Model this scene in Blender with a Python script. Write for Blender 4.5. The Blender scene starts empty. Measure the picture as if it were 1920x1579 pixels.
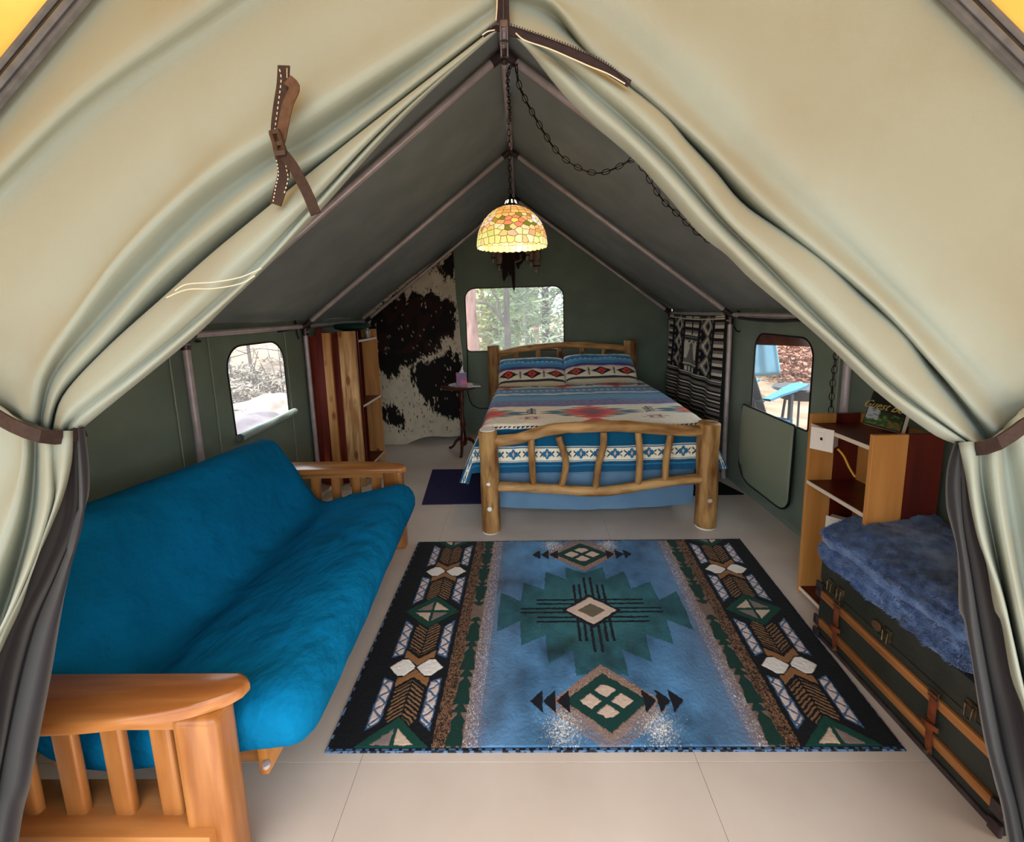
import bpy, bmesh, math, random
import numpy as np
from mathutils import Vector, Matrix, noise
from mathutils.geometry import delaunay_2d_cdt
random.seed(7); np.random.seed(7)
SC = bpy.context.scene; COL = SC.collection
PI = math.pi
# ------------------------------------------------ camera (solved from the tent frame, the rug and the bed)
FPX, PYC, PITCH, YAW, ROLL = 808.0, 698.0, .1435, -.025, -.028
CAM = Vector((.058, 0, 1.62))
cF = Vector((math.sin(YAW)*math.cos(PITCH), math.cos(YAW)*math.cos(PITCH), -math.sin(PITCH)))
_R = Vector((math.cos(YAW), -math.sin(YAW), 0)); _U = _R.cross(cF)
cR = math.cos(ROLL)*_R + math.sin(ROLL)*_U; cU = -math.sin(ROLL)*_R + math.cos(ROLL)*_U
cd = bpy.data.cameras.new('camera'); cam = bpy.data.objects.new('camera', cd); COL.objects.link(cam)
cd.sensor_fit = 'HORIZONTAL'; cd.sensor_width = 36; cd.lens = 36*FPX/1920; cd.shift_y = (PYC-789.5)/1920
cd.clip_start = .02; cd.clip_end = 300
cam.matrix_world = Matrix(((cR.x, cU.x, -cF.x, CAM.x), (cR.y, cU.y, -cF.y, CAM.y), (cR.z, cU.z, -cF.z, CAM.z), (0, 0, 0, 1)))
SC.camera = cam
# ------------------------------------------------ world, sun, exposure
W = bpy.data.worlds.new('world'); SC.world = W; W.use_nodes = True
nt = W.node_tree; nt.nodes.clear()
bg = nt.nodes.new('ShaderNodeBackground'); wo = nt.nodes.new('ShaderNodeOutputWorld'); nt.links.new(bg.outputs[0], wo.inputs[0])
bg.inputs[0].default_value = (.84, .93, 1, 1); bg.inputs[1].default_value = 2.5
sd = bpy.data.lights.new('sun', 'SUN'); sd.energy = 6.5; sd.angle = math.radians(3); sd.color = (1, .95, .88)
sun = bpy.data.objects.new('sun', sd); COL.objects.link(sun)
sun.rotation_euler = Vector((.12, .42, -1)).to_track_quat('-Z', 'Y').to_euler()
SC.view_settings.view_transform = 'Standard'; SC.view_settings.look = 'None'
SC.view_settings.gamma = 1; SC.view_settings.use_curve_mapping = False
SC.view_settings.exposure = .75
SC.cycles.use_denoising = True
SC.cycles.max_bounces = 8; SC.cycles.diffuse_bounces = 5; SC.cycles.transparent_max_bounces = 12
SC.cycles.sample_clamp_indirect = 6; SC.cycles.caustics_reflective = False; SC.cycles.caustics_refractive = False

# ------------------------------------------------ turning a place seen in the photograph into a point on a real plane
def ray(x, y): return cF + cR*((x-960)/FPX) - cU*((y-PYC)/FPX)
def on_z(x, y, Z=0.): d = ray(x, y); return CAM + d*((Z-CAM.z)/d.z)
def on_y(x, y, Y): d = ray(x, y); return CAM + d*(Y/d.y)
def on_x(x, y, X): d = ray(x, y); return CAM + d*((X-CAM.x)/d.x)

# ------------------------------------------------ materials
def lin(c):
    if isinstance(c, str): c = [int(c[i:i+2], 16)/255 for i in (0, 2, 4)]
    return tuple((v/12.92 if v <= .04045 else ((v+.055)/1.055)**2.4) for v in c[:3])
def mat(name, col, rough=.7, col2=None, nscale=6., stretch=(1, 1, 1), mixlo=.35, mixhi=.65, bump=0, bscale=60., bdist=.01, metal=0, spec=.3, coat=0, emit=None, estr=0, trans=0, attr=None, sheen=0, detail=5):
    m = bpy.data.materials.new(name); m.use_nodes = True; t = m.node_tree; N = t.nodes; L = t.links
    b = N['Principled BSDF']; c = lin(col)
    b.inputs['Base Color'].default_value = (*c, 1); b.inputs['Roughness'].default_value = rough
    b.inputs['Metallic'].default_value = metal; b.inputs['Specular IOR Level'].default_value = spec
    if coat: b.inputs['Coat Weight'].default_value = coat; b.inputs['Coat Roughness'].default_value = .15
    if sheen: b.inputs['Sheen Weight'].default_value = sheen
    tc = N.new('ShaderNodeTexCoord'); mp = N.new('ShaderNodeMapping'); L.new(tc.outputs['Object'], mp.inputs[0]); mp.inputs['Scale'].default_value = stretch
    src = None
    if attr:
        a = N.new('ShaderNodeAttribute'); a.attribute_name = attr; src = a.outputs['Color']
    if col2 is not None:
        n = N.new('ShaderNodeTexNoise'); n.inputs['Scale'].default_value = nscale; n.inputs['Detail'].default_value = detail; L.new(mp.outputs[0], n.inputs['Vector'])
        r = N.new('ShaderNodeMapRange'); r.inputs['From Min'].default_value = mixlo; r.inputs['From Max'].default_value = mixhi; L.new(n.outputs[0], r.inputs[0])
        x = N.new('ShaderNodeMix'); x.data_type = 'RGBA'; L.new(r.outputs[0], x.inputs[0])
        if src is not None:
            x.blend_type = 'MULTIPLY'; L.new(src, x.inputs[6]); x.inputs[7].default_value = (*lin(col2), 1)
        else:
            x.inputs[6].default_value = (*c, 1); x.inputs[7].default_value = (*lin(col2), 1)
        src = x.outputs[2]
    if src is not None: L.new(src, b.inputs['Base Color'])
    if bump:
        n2 = N.new('ShaderNodeTexNoise'); n2.inputs['Scale'].default_value = bscale; n2.inputs['Detail'].default_value = 4; L.new(mp.outputs[0], n2.inputs['Vector'])
        bp = N.new('ShaderNodeBump'); bp.inputs['Strength'].default_value = bump; bp.inputs['Distance'].default_value = bdist; L.new(n2.outputs[0], bp.inputs['Height']); L.new(bp.outputs[0], b.inputs['Normal'])
    if emit is not None:
        b.inputs['Emission Color'].default_value = (*lin(emit), 1); b.inputs['Emission Strength'].default_value = estr
    if trans:
        o = N['Material Output']; tr = N.new('ShaderNodeBsdfTranslucent'); mx = N.new('ShaderNodeMixShader'); mx.inputs[0].default_value = trans
        if src is not None: L.new(src, tr.inputs[0])
        else: tr.inputs[0].default_value = (*c, 1)
        L.new(b.outputs[0], mx.inputs[1]); L.new(tr.outputs[0], mx.inputs[2]); L.new(mx.outputs[0], o.inputs[0])
    return m
def wood(name, c1, c2, axis=2, scale=9., rough=.45, bump=.15, coat=0, c3=None, st_=.09):
    st = [1, 1, 1]; st[axis] = st_
    m = mat(name, c1, rough, c2, scale*2.6, tuple(st), .38, .64, bump, 40, coat=coat, detail=8)
    if c3:   # knots
        t = m.node_tree; N = t.nodes; L = t.links; b = N['Principled BSDF']
        src = b.inputs['Base Color'].links[0].from_socket
        tc = N.new('ShaderNodeTexCoord'); mp = N.new('ShaderNodeMapping'); s2 = [1, 1, 1]; s2[axis] = .45; mp.inputs['Scale'].default_value = s2
        L.new(tc.outputs['Object'], mp.inputs[0])
        v = N.new('ShaderNodeTexVoronoi'); v.inputs['Scale'].default_value = 9; L.new(mp.outputs[0], v.inputs[0])
        r = N.new('ShaderNodeMapRange'); r.inputs[1].default_value = .13; r.inputs[2].default_value = .24; r.inputs[3].default_value = 1; r.inputs[4].default_value = 0; L.new(v.outputs[0], r.inputs[0])
        x = N.new('ShaderNodeMix'); x.data_type = 'RGBA'; L.new(r.outputs[0], x.inputs[0]); L.new(src, x.inputs[6]); x.inputs[7].default_value = (*lin(c3), 1)
        L.new(x.outputs[2], b.inputs['Base Color'])
    return m

# ------------------------------------------------ objects
def origin_of(o):
    v = Vector((0, 0, 0))
    while o is not None: v = v + o.location; o = o.parent
    return v
def link(name, me, mats, parent=None, smooth=True):
    o = bpy.data.objects.new(name, me)
    for m in (mats if isinstance(mats, (list, tuple)) else [mats]): me.materials.append(m)
    COL.objects.link(o)
    if parent is not None:
        me.transform(Matrix.Translation(-origin_of(parent))); o.parent = parent
    if smooth: me.polygons.foreach_set('use_smooth', [True]*len(me.polygons))
    return o
def thing(name, label, cat, loc=(0, 0, 0), group=None):
    o = bpy.data.objects.new(name, None); o.empty_display_size = .1; COL.objects.link(o); o.location = loc
    return tag(o, label, cat, group)
def tag(o, label, cat, group=None):
    o['label'] = label; o['category'] = cat
    if group: o['group'] = group
    return o
def struct(o): o['kind'] = 'structure'; return o
class MB:
    def __init__(s): s.bm = bmesh.new(); s.mi = 0
    def _mi(s, fs):
        for f in fs: f.material_index = s.mi
    def box(s, c, d, rot=None, bev=0., seg=2):
        g = bmesh.ops.create_cube(s.bm, size=1); vs = g['verts']
        M = Matrix.Translation(Vector(c)) @ ((rot.to_4x4() if rot is not None else Matrix.Identity(4))) @ Matrix.Diagonal((*d, 1))
        bmesh.ops.transform(s.bm, matrix=M, verts=vs)
        fs = set(f for v in vs for f in v.link_faces); s._mi(fs)
        if bev:
            es = set(e for v in vs for e in v.link_edges)
            r = bmesh.ops.bevel(s.bm, geom=list(es), offset=bev, segments=seg, affect='EDGES', profile=.6); s._mi(r['faces'])
        return s
    def bar(s, a, b, w, h, up=(0, 0, 1), bev=0.):
        a = Vector(a); b = Vector(b); z = (b-a); L_ = z.length; z.normalize(); x = Vector(up).cross(z)
        if x.length < 1e-4: x = Vector((1, 0, 0)).cross(z)
        x.normalize(); y = z.cross(x)
        R = Matrix((x, y, z)).transposed()
        return s.box((a+b)/2, (w, h, L_), R, bev)
    def grid(s, P, close_u=False, close_v=False, flip=False):
        V = [[s.bm.verts.new(p) for p in row] for row in P]
        n, m = len(V), len(V[0]); fs = []
        for i in range(n if close_u else n-1):
            for j in range(m if close_v else m-1):
                q = [V[i][j], V[(i+1) % n][j], V[(i+1) % n][(j+1) % m], V[i][(j+1) % m]]
                if flip: q.reverse()
                try: fs.append(s.bm.faces.new(q))
                except ValueError: pass
        s._mi(fs); return V
    def tube(s, pts, r, seg=10, caps=True, closed=False, sq=1.):
        pts = [Vector(p) for p in pts]; n = len(pts)
        rs = r if isinstance(r, (list, tuple)) else [r]*n
        rows = []; nrm = None
        for i in range(n):
            a = pts[i-1] if (i or closed) else pts[0]; b = pts[(i+1) % n] if (i < n-1 or closed) else pts[-1]
            t = (b-a)
            if t.length < 1e-9: t = Vector((0, 0, 1))
            t.normalize()
            if nrm is None:
                nrm = Vector((0, 0, 1)) if abs(t.z) < .9 else Vector((1, 0, 0))
            nrm = (nrm - t*nrm.dot(t))
            if nrm.length < 1e-6: nrm = t.orthogonal()
            nrm.normalize(); bn = t.cross(nrm)
            rows.append([pts[i] + (nrm*math.cos(k*2*PI/seg)*sq + bn*math.sin(k*2*PI/seg))*rs[i] for k in range(seg)])
        V = s.grid(rows, close_u=closed, close_v=True)
        if caps and not closed:
            s._mi([s.bm.faces.new(list(reversed(V[0]))), s.bm.faces.new(V[-1])])
        return s
    def lathe(s, prof, c=(0, 0, 0), seg=24, a0=0, a1=2*PI):
        c = Vector(c)
        rows = [[c + Vector((r*math.cos(a0+(a1-a0)*k/seg), r*math.sin(a0+(a1-a0)*k/seg), z)) for k in range(seg)] for r, z in prof]
        s.grid(rows, close_v=True, flip=True); return s
    def prism(s, poly, off):
        off = Vector(off); n = len(poly)
        a = [s.bm.verts.new(Vector(p)) for p in poly]; b = [s.bm.verts.new(Vector(p)+off) for p in poly]
        fs = [s.bm.faces.new(a), s.bm.faces.new(list(reversed(b)))]
        for i in range(n): fs.append(s.bm.faces.new([a[i], b[i], b[(i+1) % n], a[(i+1) % n]]))
        s._mi(fs); return s
    def ribbon(s, A, B, th):
        """band between two edge lines, th = thickness vector"""
        th = Vector(th); A = [Vector(p) for p in A]; B = [Vector(p) for p in B]
        s.grid([[a, b, b+th, a+th] for a, b in zip(A, B)], close_v=True)
        return s
    def build(s, name, mats, parent=None, smooth=True, auto=None):
        bmesh.ops.recalc_face_normals(s.bm, faces=s.bm.faces)
        me = bpy.data.meshes.new(name); s.bm.to_mesh(me); s.bm.free()
        o = link(name, me, mats, parent, smooth)
        if auto: me.set_sharp_from_angle(angle=math.radians(auto))
        elif smooth: me.set_sharp_from_angle(angle=math.radians(42))
        return o
def resample(P, n):
    P = [Vector(p) for p in P]; d = [0]
    for a, b in zip(P, P[1:]): d.append(d[-1]+(b-a).length)
    out = []; k = 0
    for i in range(n):
        t = d[-1]*i/(n-1)
        while k < len(P)-2 and d[k+1] < t: k += 1
        f = (t-d[k])/max(1e-9, d[k+1]-d[k]); out.append(P[k].lerp(P[k+1], min(1, max(0, f))))
    return out
def smoothline(P, n, it=2):
    P = [Vector(p) for p in P]
    out = []; m = len(P)
    for i in range(m-1):
        p0, p1, p2, p3 = P[max(i-1, 0)], P[i], P[i+1], P[min(i+2, m-1)]
        for k in range(8):
            t = k/8; out.append(.5*((2*p1)+(p2-p0)*t+(2*p0-5*p1+4*p2-p3)*t*t+(3*p1-p0-3*p2+p3)*t**3))
    out.append(P[-1]); return resample(out, n)
def cr(p0, p1, p2, p3, t): return .5*((2*p1)+(p2-p0)*t+(2*p0-5*p1+4*p2-p3)*t*t+(3*p1-p0-3*p2+p3)*t**3)
def npmesh(name, P, quads, cols=None):
    me = bpy.data.meshes.new(name); n = len(P); q = len(quads)
    me.vertices.add(n); me.vertices.foreach_set('co', np.asarray(P, np.float32).ravel())
    me.loops.add(q*4); me.loops.foreach_set('vertex_index', np.asarray(quads, np.int32).ravel())
    me.polygons.add(q); me.polygons.foreach_set('loop_start', np.arange(0, q*4, 4, dtype=np.int32)); me.polygons.foreach_set('loop_total', np.full(q, 4, np.int32))
    me.update(calc_edges=True)
    if cols is not None:
        a = me.color_attributes.new('paint', 'FLOAT_COLOR', 'POINT')
        c = np.ones((n, 4), np.float32); c[:, :3] = cols; a.data.foreach_set('color', c.ravel())
    return me
def gridquads(n, m):
    i = np.arange(n-1)[:, None]; j = np.arange(m-1)[None, :]; a = i*m+j
    return np.stack([a, a+1, a+m+1, a+m], -1).reshape(-1, 4)
def slin(h): return np.array(lin(h))
# ================================================ materials of the place
M_front = mat('sage_canvas', '939c92', .85, '8c8a78', 2.2, mixlo=.5, mixhi=.85, bump=.12, bscale=900, spec=.15)
M_wall = mat('tent_wall_canvas', '7d8a7c', .85, '748175', 4, bump=.1, bscale=700, spec=.12)
M_roof = mat('tent_roof_canvas', '8d9494', .85, '828a89', 4, bump=.1, bscale=700, spec=.12)
M_pole = mat('galvanised_pole', 'c4b8ba', .36, 'b0a4a6', 12, metal=.2, bump=.03)
M_fit = mat('dark_fitting', '4a3f40', .4, '5f5355', 20, metal=.7)
M_black = mat('black_piping', '0c0c0e', .6)
M_brownweb = mat('brown_webbing', '3b2c28', .8, '32241f', 80, bump=.3, bscale=500)
M_darkliner = mat('dark_liner_cloth', '1d1a20', .9, '17151a', 5, bump=.12, bscale=600, sheen=.2)
M_white = mat('white_thread', 'cfc8b2', .7)
M_fly = mat('yellow_awning_canvas', 'c28a3a', .8, 'cf9d4c', 2.5, trans=.3, bump=.05)
M_hem = mat('grey_hem', '6c6e72', .8, '5c5e62', 30)
M_floor = mat('painted_plywood', 'd5c8bd', .42, 'cabcb0', 2.2, bump=.05, bscale=35, spec=.4)
def vinyl(name, k):
    m = bpy.data.materials.new(name); m.use_nodes = True; t = m.node_tree; t.nodes.clear(); o = t.nodes.new('ShaderNodeOutputMaterial'); a = t.nodes.new('ShaderNodeBsdfTransparent'); b = t.nodes.new('ShaderNodeBsdfTranslucent'); x = t.nodes.new('ShaderNodeMixShader')
    b.inputs[0].default_value = (.97, .98, 1, 1); x.inputs[0].default_value = k; t.links.new(a.outputs[0], x.inputs[1]); t.links.new(b.outputs[0], x.inputs[2]); t.links.new(x.outputs[0], o.inputs[0]); return m
M_panes = {1: vinyl('hazed_vinyl_left', .07), 2: vinyl('hazed_vinyl_back', .13), 3: vinyl('hazed_vinyl_right', .03)}  # white haze put into each pane, amount matched to that window's brightness

# ================================================ the tent shell
HW, EAVE, RIDGE, YB, YF = 1.965, 1.56, 3.02, 5.56, .98
def canvas_wall(name, rect, hole, fn, m, step=.07):
    """rect (a0,a1,b0,b1 or polygon), hole polygon, fn(a,b)->point"""
    poly = rect if not isinstance(rect[0], (int, float)) else [(rect[0], rect[2]), (rect[1], rect[2]), (rect[1], rect[3]), (rect[0], rect[3])]
    def inside(p, q):
        c = False; n = len(q); j = n-1
        for i in range(n):
            if (q[i][1] > p[1]) != (q[j][1] > p[1]) and p[0] < (q[j][0]-q[i][0])*(p[1]-q[i][1])/(q[j][1]-q[i][1])+q[i][0]: c = not c
            j = i
        return c
    pts = [Vector(p) for p in poly]; ed = [(i, (i+1) % len(poly)) for i in range(len(poly))]
    if hole:
        n0 = len(pts); pts += [Vector(p) for p in hole]; ed += [(n0+i, n0+(i+1) % len(hole)) for i in range(len(hole))]
    xs = [p[0] for p in poly]; ys = [p[1] for p in poly]
    a = min(xs)+step/2
    while a < max(xs):
        b = min(ys)+step/2
        while b < max(ys):
            if inside((a, b), poly) and not (hole and inside((a, b), hole)): pts.append(Vector((a, b)))
            b += step
        a += step
    v, e, f, _, _, _ = delaunay_2d_cdt(pts, ed, [], 0, 1e-5)
    F = []
    for q in f:
        c = sum((v[i] for i in q), Vector((0, 0)))/len(q)
        if inside(c, poly) and not (hole and inside(c, hole)): F.append(q)
    me = bpy.data.meshes.new(name); me.from_pydata([fn(p.x, p.y) for p in v], [], F); me.update()
    return struct(link(name, me, m))
def rrect(a0, a1, b0, b1, rt, rb, n=7):
    P = []
    for cx, cy, r, s in ((a1-rt, b1-rt, rt, 0), (a0+rt, b1-rt, rt, 1), (a0+rb, b0+rb, rb, 2), (a1-rb, b0+rb, rb, 3)):
        for k in range(n+1):
            t = (s+k/n)*PI/2; P.append((cx+r*math.cos(t), cy+r*math.sin(t)))
    return P
def wr(a, b, amp=.012, f=1.3, s=0): return amp*noise.noise(Vector((a*f+s, b*f*.6, s)))+amp*.35*noise.noise(Vector((a*4+s, b*2, s+5)))
# floor: painted plywood sheets
fl = MB(); fl.box((0, 2.3, -.03), (4.3, 6.9, .03)); floor = struct(fl.build('floor', mat('floor_underlay', '6b6258', .8), smooth=False))
sx = [-1.98, -.57, .65, 1.98]; sy = [-1.1, 1.34, 3.78, 5.62]
for i in range(3):
    for j in range(3):
        b = MB(); b.box(((sx[i]+sx[i+1])/2, (sy[j]+sy[j+1])/2, -.009), (sx[i+1]-sx[i]-.0012, sy[j+1]-sy[j]-.0012, .018), bev=.0008, seg=1)
        b.build('plywood_panel', M_floor, floor, smooth=False)
WL = lambda a, b: Vector((-HW+wr(a, b, .02, 1.2, 3), a, b)); WR = lambda a, b: Vector((HW-wr(a, b, .02, 1.2, 8), a, b))
WB = lambda a, b: Vector((a, YB+wr(a, b, .03, 1.1, 12)+.012*math.sin((a*1.6+b*1.1)*5)*math.exp(-((a-.9)**2+(b-1.5)**2)*2), b))
h1 = rrect(2.90, 3.58, .78, 1.42, .17, .03); h3 = rrect(2.85, 3.57, .755, 1.38, .13, .02); h2 = rrect(-.655, .60, 1.10, 1.905, .13, .05)
wl = canvas_wall('wall_left', (YF, YB, 0, EAVE+.02), h1, WL, M_wall)
wrt = canvas_wall('wall_right', (YF, YB, 0, EAVE+.02), h3, WR, M_wall)
wb = canvas_wall('wall_back', [(-HW, 0), (HW, 0), (HW, EAVE+.02), (0, RIDGE), (-HW, EAVE+.02)], h2, WB, M_wall)
for n, hole, fn, mm in ((1, h1, WL, 1), (2, h2, WB, 1), (3, h3, WR, 1)):
    b = MB(); b.tube([fn(*p) for p in hole], .007, 6, closed=True); wo_ = struct(b.build('window_%d' % n, M_black))
    me = bpy.data.meshes.new('pane'); me.from_pydata([fn(*p) for p in hole], [], [list(range(len(hole)))]); link('pane', me, M_panes[n], wo_, smooth=False)
# roof: two slopes, the canvas a hand's breadth above the rafters, sagging between frames
def roofpt(side, y, s):
    k = min(1, max(0, (2.49-y)/(2.49-YF))); ez = EAVE*(1-k)+1.37*k; rz = RIDGE*(1-k)+3.02*k
    sag = .022*math.sin(PI*s)*(.5-.5*math.cos(2*PI*(y-2.49)/1.5))
    return Vector((side*s*(HW+.03), y, rz+(ez-rz)*s-sag+wr(y, s*2, .012, 1.6, side)))
for side, nm in ((-1, 'ceiling'), (1, 'ceiling')):
    b = MB(); b.grid([[roofpt(side, YF+(YB+.03-YF)*i/60, j/24) for j in range(25)] for i in range(61)]); struct(b.build(nm, M_roof))
# yellow fly that shades the porch, beyond the front edge
for side in (-1, 1):
    b = MB(); b.grid([[Vector((side*s*2.5, y, 3.035-.85*s*2.5-.01*math.sin(PI*s)+wr(y, s, .03, 2, side)*min(1,(YF-y+.02)*2))) for s in [j/14 for j in range(15)]] for y in [YF+.02-1.25*i/24 for i in range(25)]])
    o = b.build('awning', M_fly); tag(o, 'sunlit yellow awning canvas over the %s of the porch' % ('left' if side < 0 else 'right'), 'awning', 'awning halves over the porch')
# ================================================ front canvas: wall, gathered flap and dark liner as lofted cloth
def loft_cloth(name, lines, m, n=70, sub=5, Yt=.98, Yb=.98, parent=None, win=(.25, 1, .45), th=.004):
    S = []
    for ln in lines:
        pts, dy = ln
        if isinstance(pts[0], Vector): q = [p.copy() for p in pts]; q = smoothline(q, n, 1)
        else:
            q2 = smoothline([Vector((x, y, 0)) for x, y in pts], n)
            q = []
            for k, p in enumerate(q2):
                t = k/(n-1); w = win[0]+(win[1]-win[0])*min(1, t*4) if t < .5 else win[2]+(win[1]-win[2])*min(1, (1-t)*4)
                q.append(on_y(p.x, p.y, Yt+(Yb-Yt)*t+dy*w))
        S.append(q)
    rows = []; m_ = len(S)
    for i in range(m_-1):
        for s in range(sub):
            t = s/sub; rows.append([cr(S[max(0, i-1)][k], S[i][k], S[i+1][k], S[min(m_-1, i+2)][k], t) for k in range(n)])
    rows.append(S[-1])
    b = MB(); b.grid(rows); o = b.build(name, m, parent)
    for p in o.data.polygons: p.use_smooth = True
    e = o.data.attributes.get('sharp_edge')
    if e: o.data.attributes.remove(e)
    md = o.modifiers.new('thickness', 'SOLIDIFY'); md.thickness = th; md.offset = 0
    return o
EL = [Vector((0, YF, 3.02)).lerp(Vector((-1.93, YF, 1.37)), t/8) for t in range(9)]
ER = [Vector((.02, YF, 3.02)).lerp(Vector((1.93, YF, 1.37)), t/8) for t in range(9)]
left_up = [(EL, 0),
 ([(938, -450), (400, -120), (170, 60), (20, 230), (-250, 520), (-420, 640)], .0),
 ([(938, -380), (430, -30), (170, 160), (20, 300), (-200, 520), (-300, 650)], -.022),
 ([(938, -320), (450, 20), (200, 190), (20, 360), (-150, 560), (-200, 680)], .015),
 ([(938, -200), (500, 90), (250, 300), (80, 480), (-60, 650), (-100, 720)], 0),
 ([(938, -80), (540, 160), (300, 370), (140, 560), (30, 700), (20, 775)], -.005),
 ([(938, -20), (557, 223), (430, 299), (329, 380), (228, 481), (152, 583), (76, 699), (58, 790)], -.045),
 ([(938, 10), (600, 250), (507, 300), (385, 390), (284, 490), (192, 590), (101, 700), (75, 798)], .015),
 ([(939, 30), (640, 262), (520, 335), (415, 415), (304, 510), (208, 618), (115, 722), (88, 803)], -.03),
 ([(940, 40), (700, 242), (540, 372), (405, 480), (304, 570), (203, 662), (116, 748), (98, 806)], .06),
 ([(941, 44), (695, 235), (552, 350), (405, 471), (304, 562), (203, 653), (122, 742), (102, 808)], -.015),
 ([(938, 50), (735, 215), (575, 368), (445, 485), (335, 590), (226, 690), (132, 768), (112, 810)], -.07),
 ([(934, 54), (748, 213), (590, 378), (480, 496), (357, 608), (242, 700), (145, 778), (124, 810)], -.035),
 ([(931, 57), (756, 212), (595, 386), (495, 496), (400, 585), (260, 704), (155, 783), (136, 809)], -.05),
 ([(928, 60), (762, 212), (598, 392), (507, 486), (430, 562), (375, 618), (253, 719), (167, 790), (150, 806)], 0),
 ([(918, 66), (754, 222), (592, 402), (501, 498), (422, 574), (366, 628), (244, 728), (156, 797), (136, 812)], .09)]
right_up = [(ER, 0),
 ([(950, -450), (1480, -150), (1760, 40), (1920, 200), (2200, 480), (2300, 600)], 0),
 ([(950, -300), (1400, 0), (1700, 250), (1900, 450), (2050, 620), (2080, 700)], .01),
 ([(950, -150), (1250, 50), (1500, 300), (1720, 520), (1880, 690), (1960, 760)], -.02),
 ([(951, -60), (1150, 60), (1400, 300), (1620, 500), (1800, 680), (1900, 800)], 0),
 ([(952, -20), (1032, 0), (1118, 102), (1200, 165), (1330, 280), (1450, 400), (1640, 560), (1760, 690), (1870, 815)], -.035),
 ([(953, 0), (1038, 30), (1108, 112), (1190, 180), (1310, 290), (1400, 390), (1480, 450), (1630, 570), (1770, 710), (1855, 828)], .055),
 ([(955, 30), (1060, 75), (1173, 157), (1244, 213), (1289, 268), (1340, 324), (1391, 385), (1467, 436), (1543, 486), (1619, 562), (1695, 628), (1745, 709), (1845, 838)], -.01),
 ([(957, 50), (1050, 95), (1150, 170), (1230, 240), (1300, 320), (1370, 410), (1450, 480), (1530, 550), (1620, 640), (1700, 720), (1835, 838)], -.07),
 ([(960, 60), (1040, 110), (1120, 180), (1188, 240), (1260, 310), (1345, 405), (1430, 490), (1517, 580), (1600, 660), (1690, 740), (1828, 838)], -.02),
 ([(965, 66), (1035, 125), (1110, 200), (1185, 265), (1250, 330), (1330, 420), (1410, 500), (1490, 575), (1570, 645), (1680, 745), (1822, 838)], -.06),
 ([(983, 81), (1051, 167), (1112, 228), (1183, 289), (1244, 355), (1310, 431), (1355, 466), (1401, 512), (1467, 567), (1532, 623), (1619, 709), (1677, 758), (1719, 789), (1760, 817), (1813, 836)], 0),
 ([(995, 88), (1061, 176), (1121, 238), (1191, 300), (1253, 366), (1317, 441), (1362, 476), (1408, 522), (1474, 577), (1539, 633), (1627, 718), (1685, 766), (1727, 797), (1772, 824), (1825, 840)], .09)]
left_lo = [([(-420, 640), (-700, 1300), (-900, 2050)], 0), ([(-60, 735), (-300, 1200), (-500, 2050)], 0),
 ([(32, 785), (20, 863), (-5, 915), (-80, 1050), (-200, 1400), (-300, 2050)], .03),
 ([(45, 795), (45, 863), (25, 960), (-20, 1080), (-120, 1350), (-250, 2050)], -.06),
 ([(66, 800), (66, 863), (57, 966), (30, 1080), (-10, 1200), (-90, 1400), (-200, 2050)], .03),
 ([(85, 806), (88, 880), (85, 950), (60, 1040), (20, 1140), (-40, 1270), (-110, 1500), (-170, 2050)], -.06),
 ([(104, 808), (103, 880), (102, 940), (72, 1035), (32, 1130), (-25, 1260), (-90, 1500), (-160, 2050)], -.03),
 ([(122, 808), (120, 870), (110, 930), (80, 1012), (48, 1100), (-10, 1230), (-70, 1500), (-140, 2050)], -.05),
 ([(135, 808), (133, 863), (118, 928), (87, 1004), (61, 1061), (38, 1137), (0, 1220), (-50, 1350), (-100, 1579), (-130, 2050)], -.005),
 ([(128, 810), (126, 863), (111, 928), (80, 1004), (54, 1061), (31, 1137), (-7, 1220), (-57, 1350), (-107, 1579), (-135, 2050)], .06)]
left_dk = [([(112, 810), (90, 960), (30, 1120), (-60, 1300), (-100, 1600), (-150, 2050)], .03),
 ([(132, 806), (128, 960), (85, 1080), (30, 1200), (-10, 1400), (-80, 2050)], -.01),
 ([(143, 804), (146, 960), (112, 1060), (62, 1180), (20, 1350), (-20, 1579), (-80, 2050)], .045),
 ([(150, 804), (157, 960), (125, 1080), (90, 1200), (52, 1375), (36, 1471), (8, 1579), (-50, 2050)], -.01),
 ([(156, 804), (165, 875), (163, 935), (140, 981), (125, 1080), (110, 1167), (93, 1270), (73, 1375), (55, 1471), (32, 1579), (-30, 2050)], .02),
 ([(150, 806), (158, 875), (155, 935), (132, 981), (117, 1080), (102, 1167), (85, 1270), (65, 1375), (47, 1471), (24, 1579), (-38, 2050)], .07)]
right_lo = [([(2300, 600), (2600, 1300), (2800, 2050)], 0), ([(1960, 745), (2100, 1200), (2300, 2050)], 0),
 ([(1905, 780), (1960, 950), (2050, 1300), (2200, 2050)], -.05), ([(1880, 805), (1895, 950), (1960, 1300), (2120, 2050)], .03),
 ([(1862, 820), (1875, 960), (1912, 1150), (1965, 1400), (2080, 2050)], -.06), ([(1836, 828), (1842, 909), (1862, 1010), (1890, 1150), (1940, 1400), (2050, 2050)], .02),
 ([(1820, 828), (1828, 930), (1845, 1020), (1878, 1120), (1908, 1250), (1955, 1480), (2030, 2050)], -.05),
 ([(1799, 830), (1813, 895), (1822, 951), (1836, 1012), (1852, 1059), (1866, 1140), (1880, 1169), (1898, 1268), (1925, 1345), (1955, 1500), (2010, 2050)], -.005),
 ([(1806, 832), (1820, 895), (1829, 951), (1843, 1012), (1859, 1059), (1873, 1140), (1887, 1169), (1905, 1268), (1932, 1345), (1962, 1500), (2016, 2050)], .06)]
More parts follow.
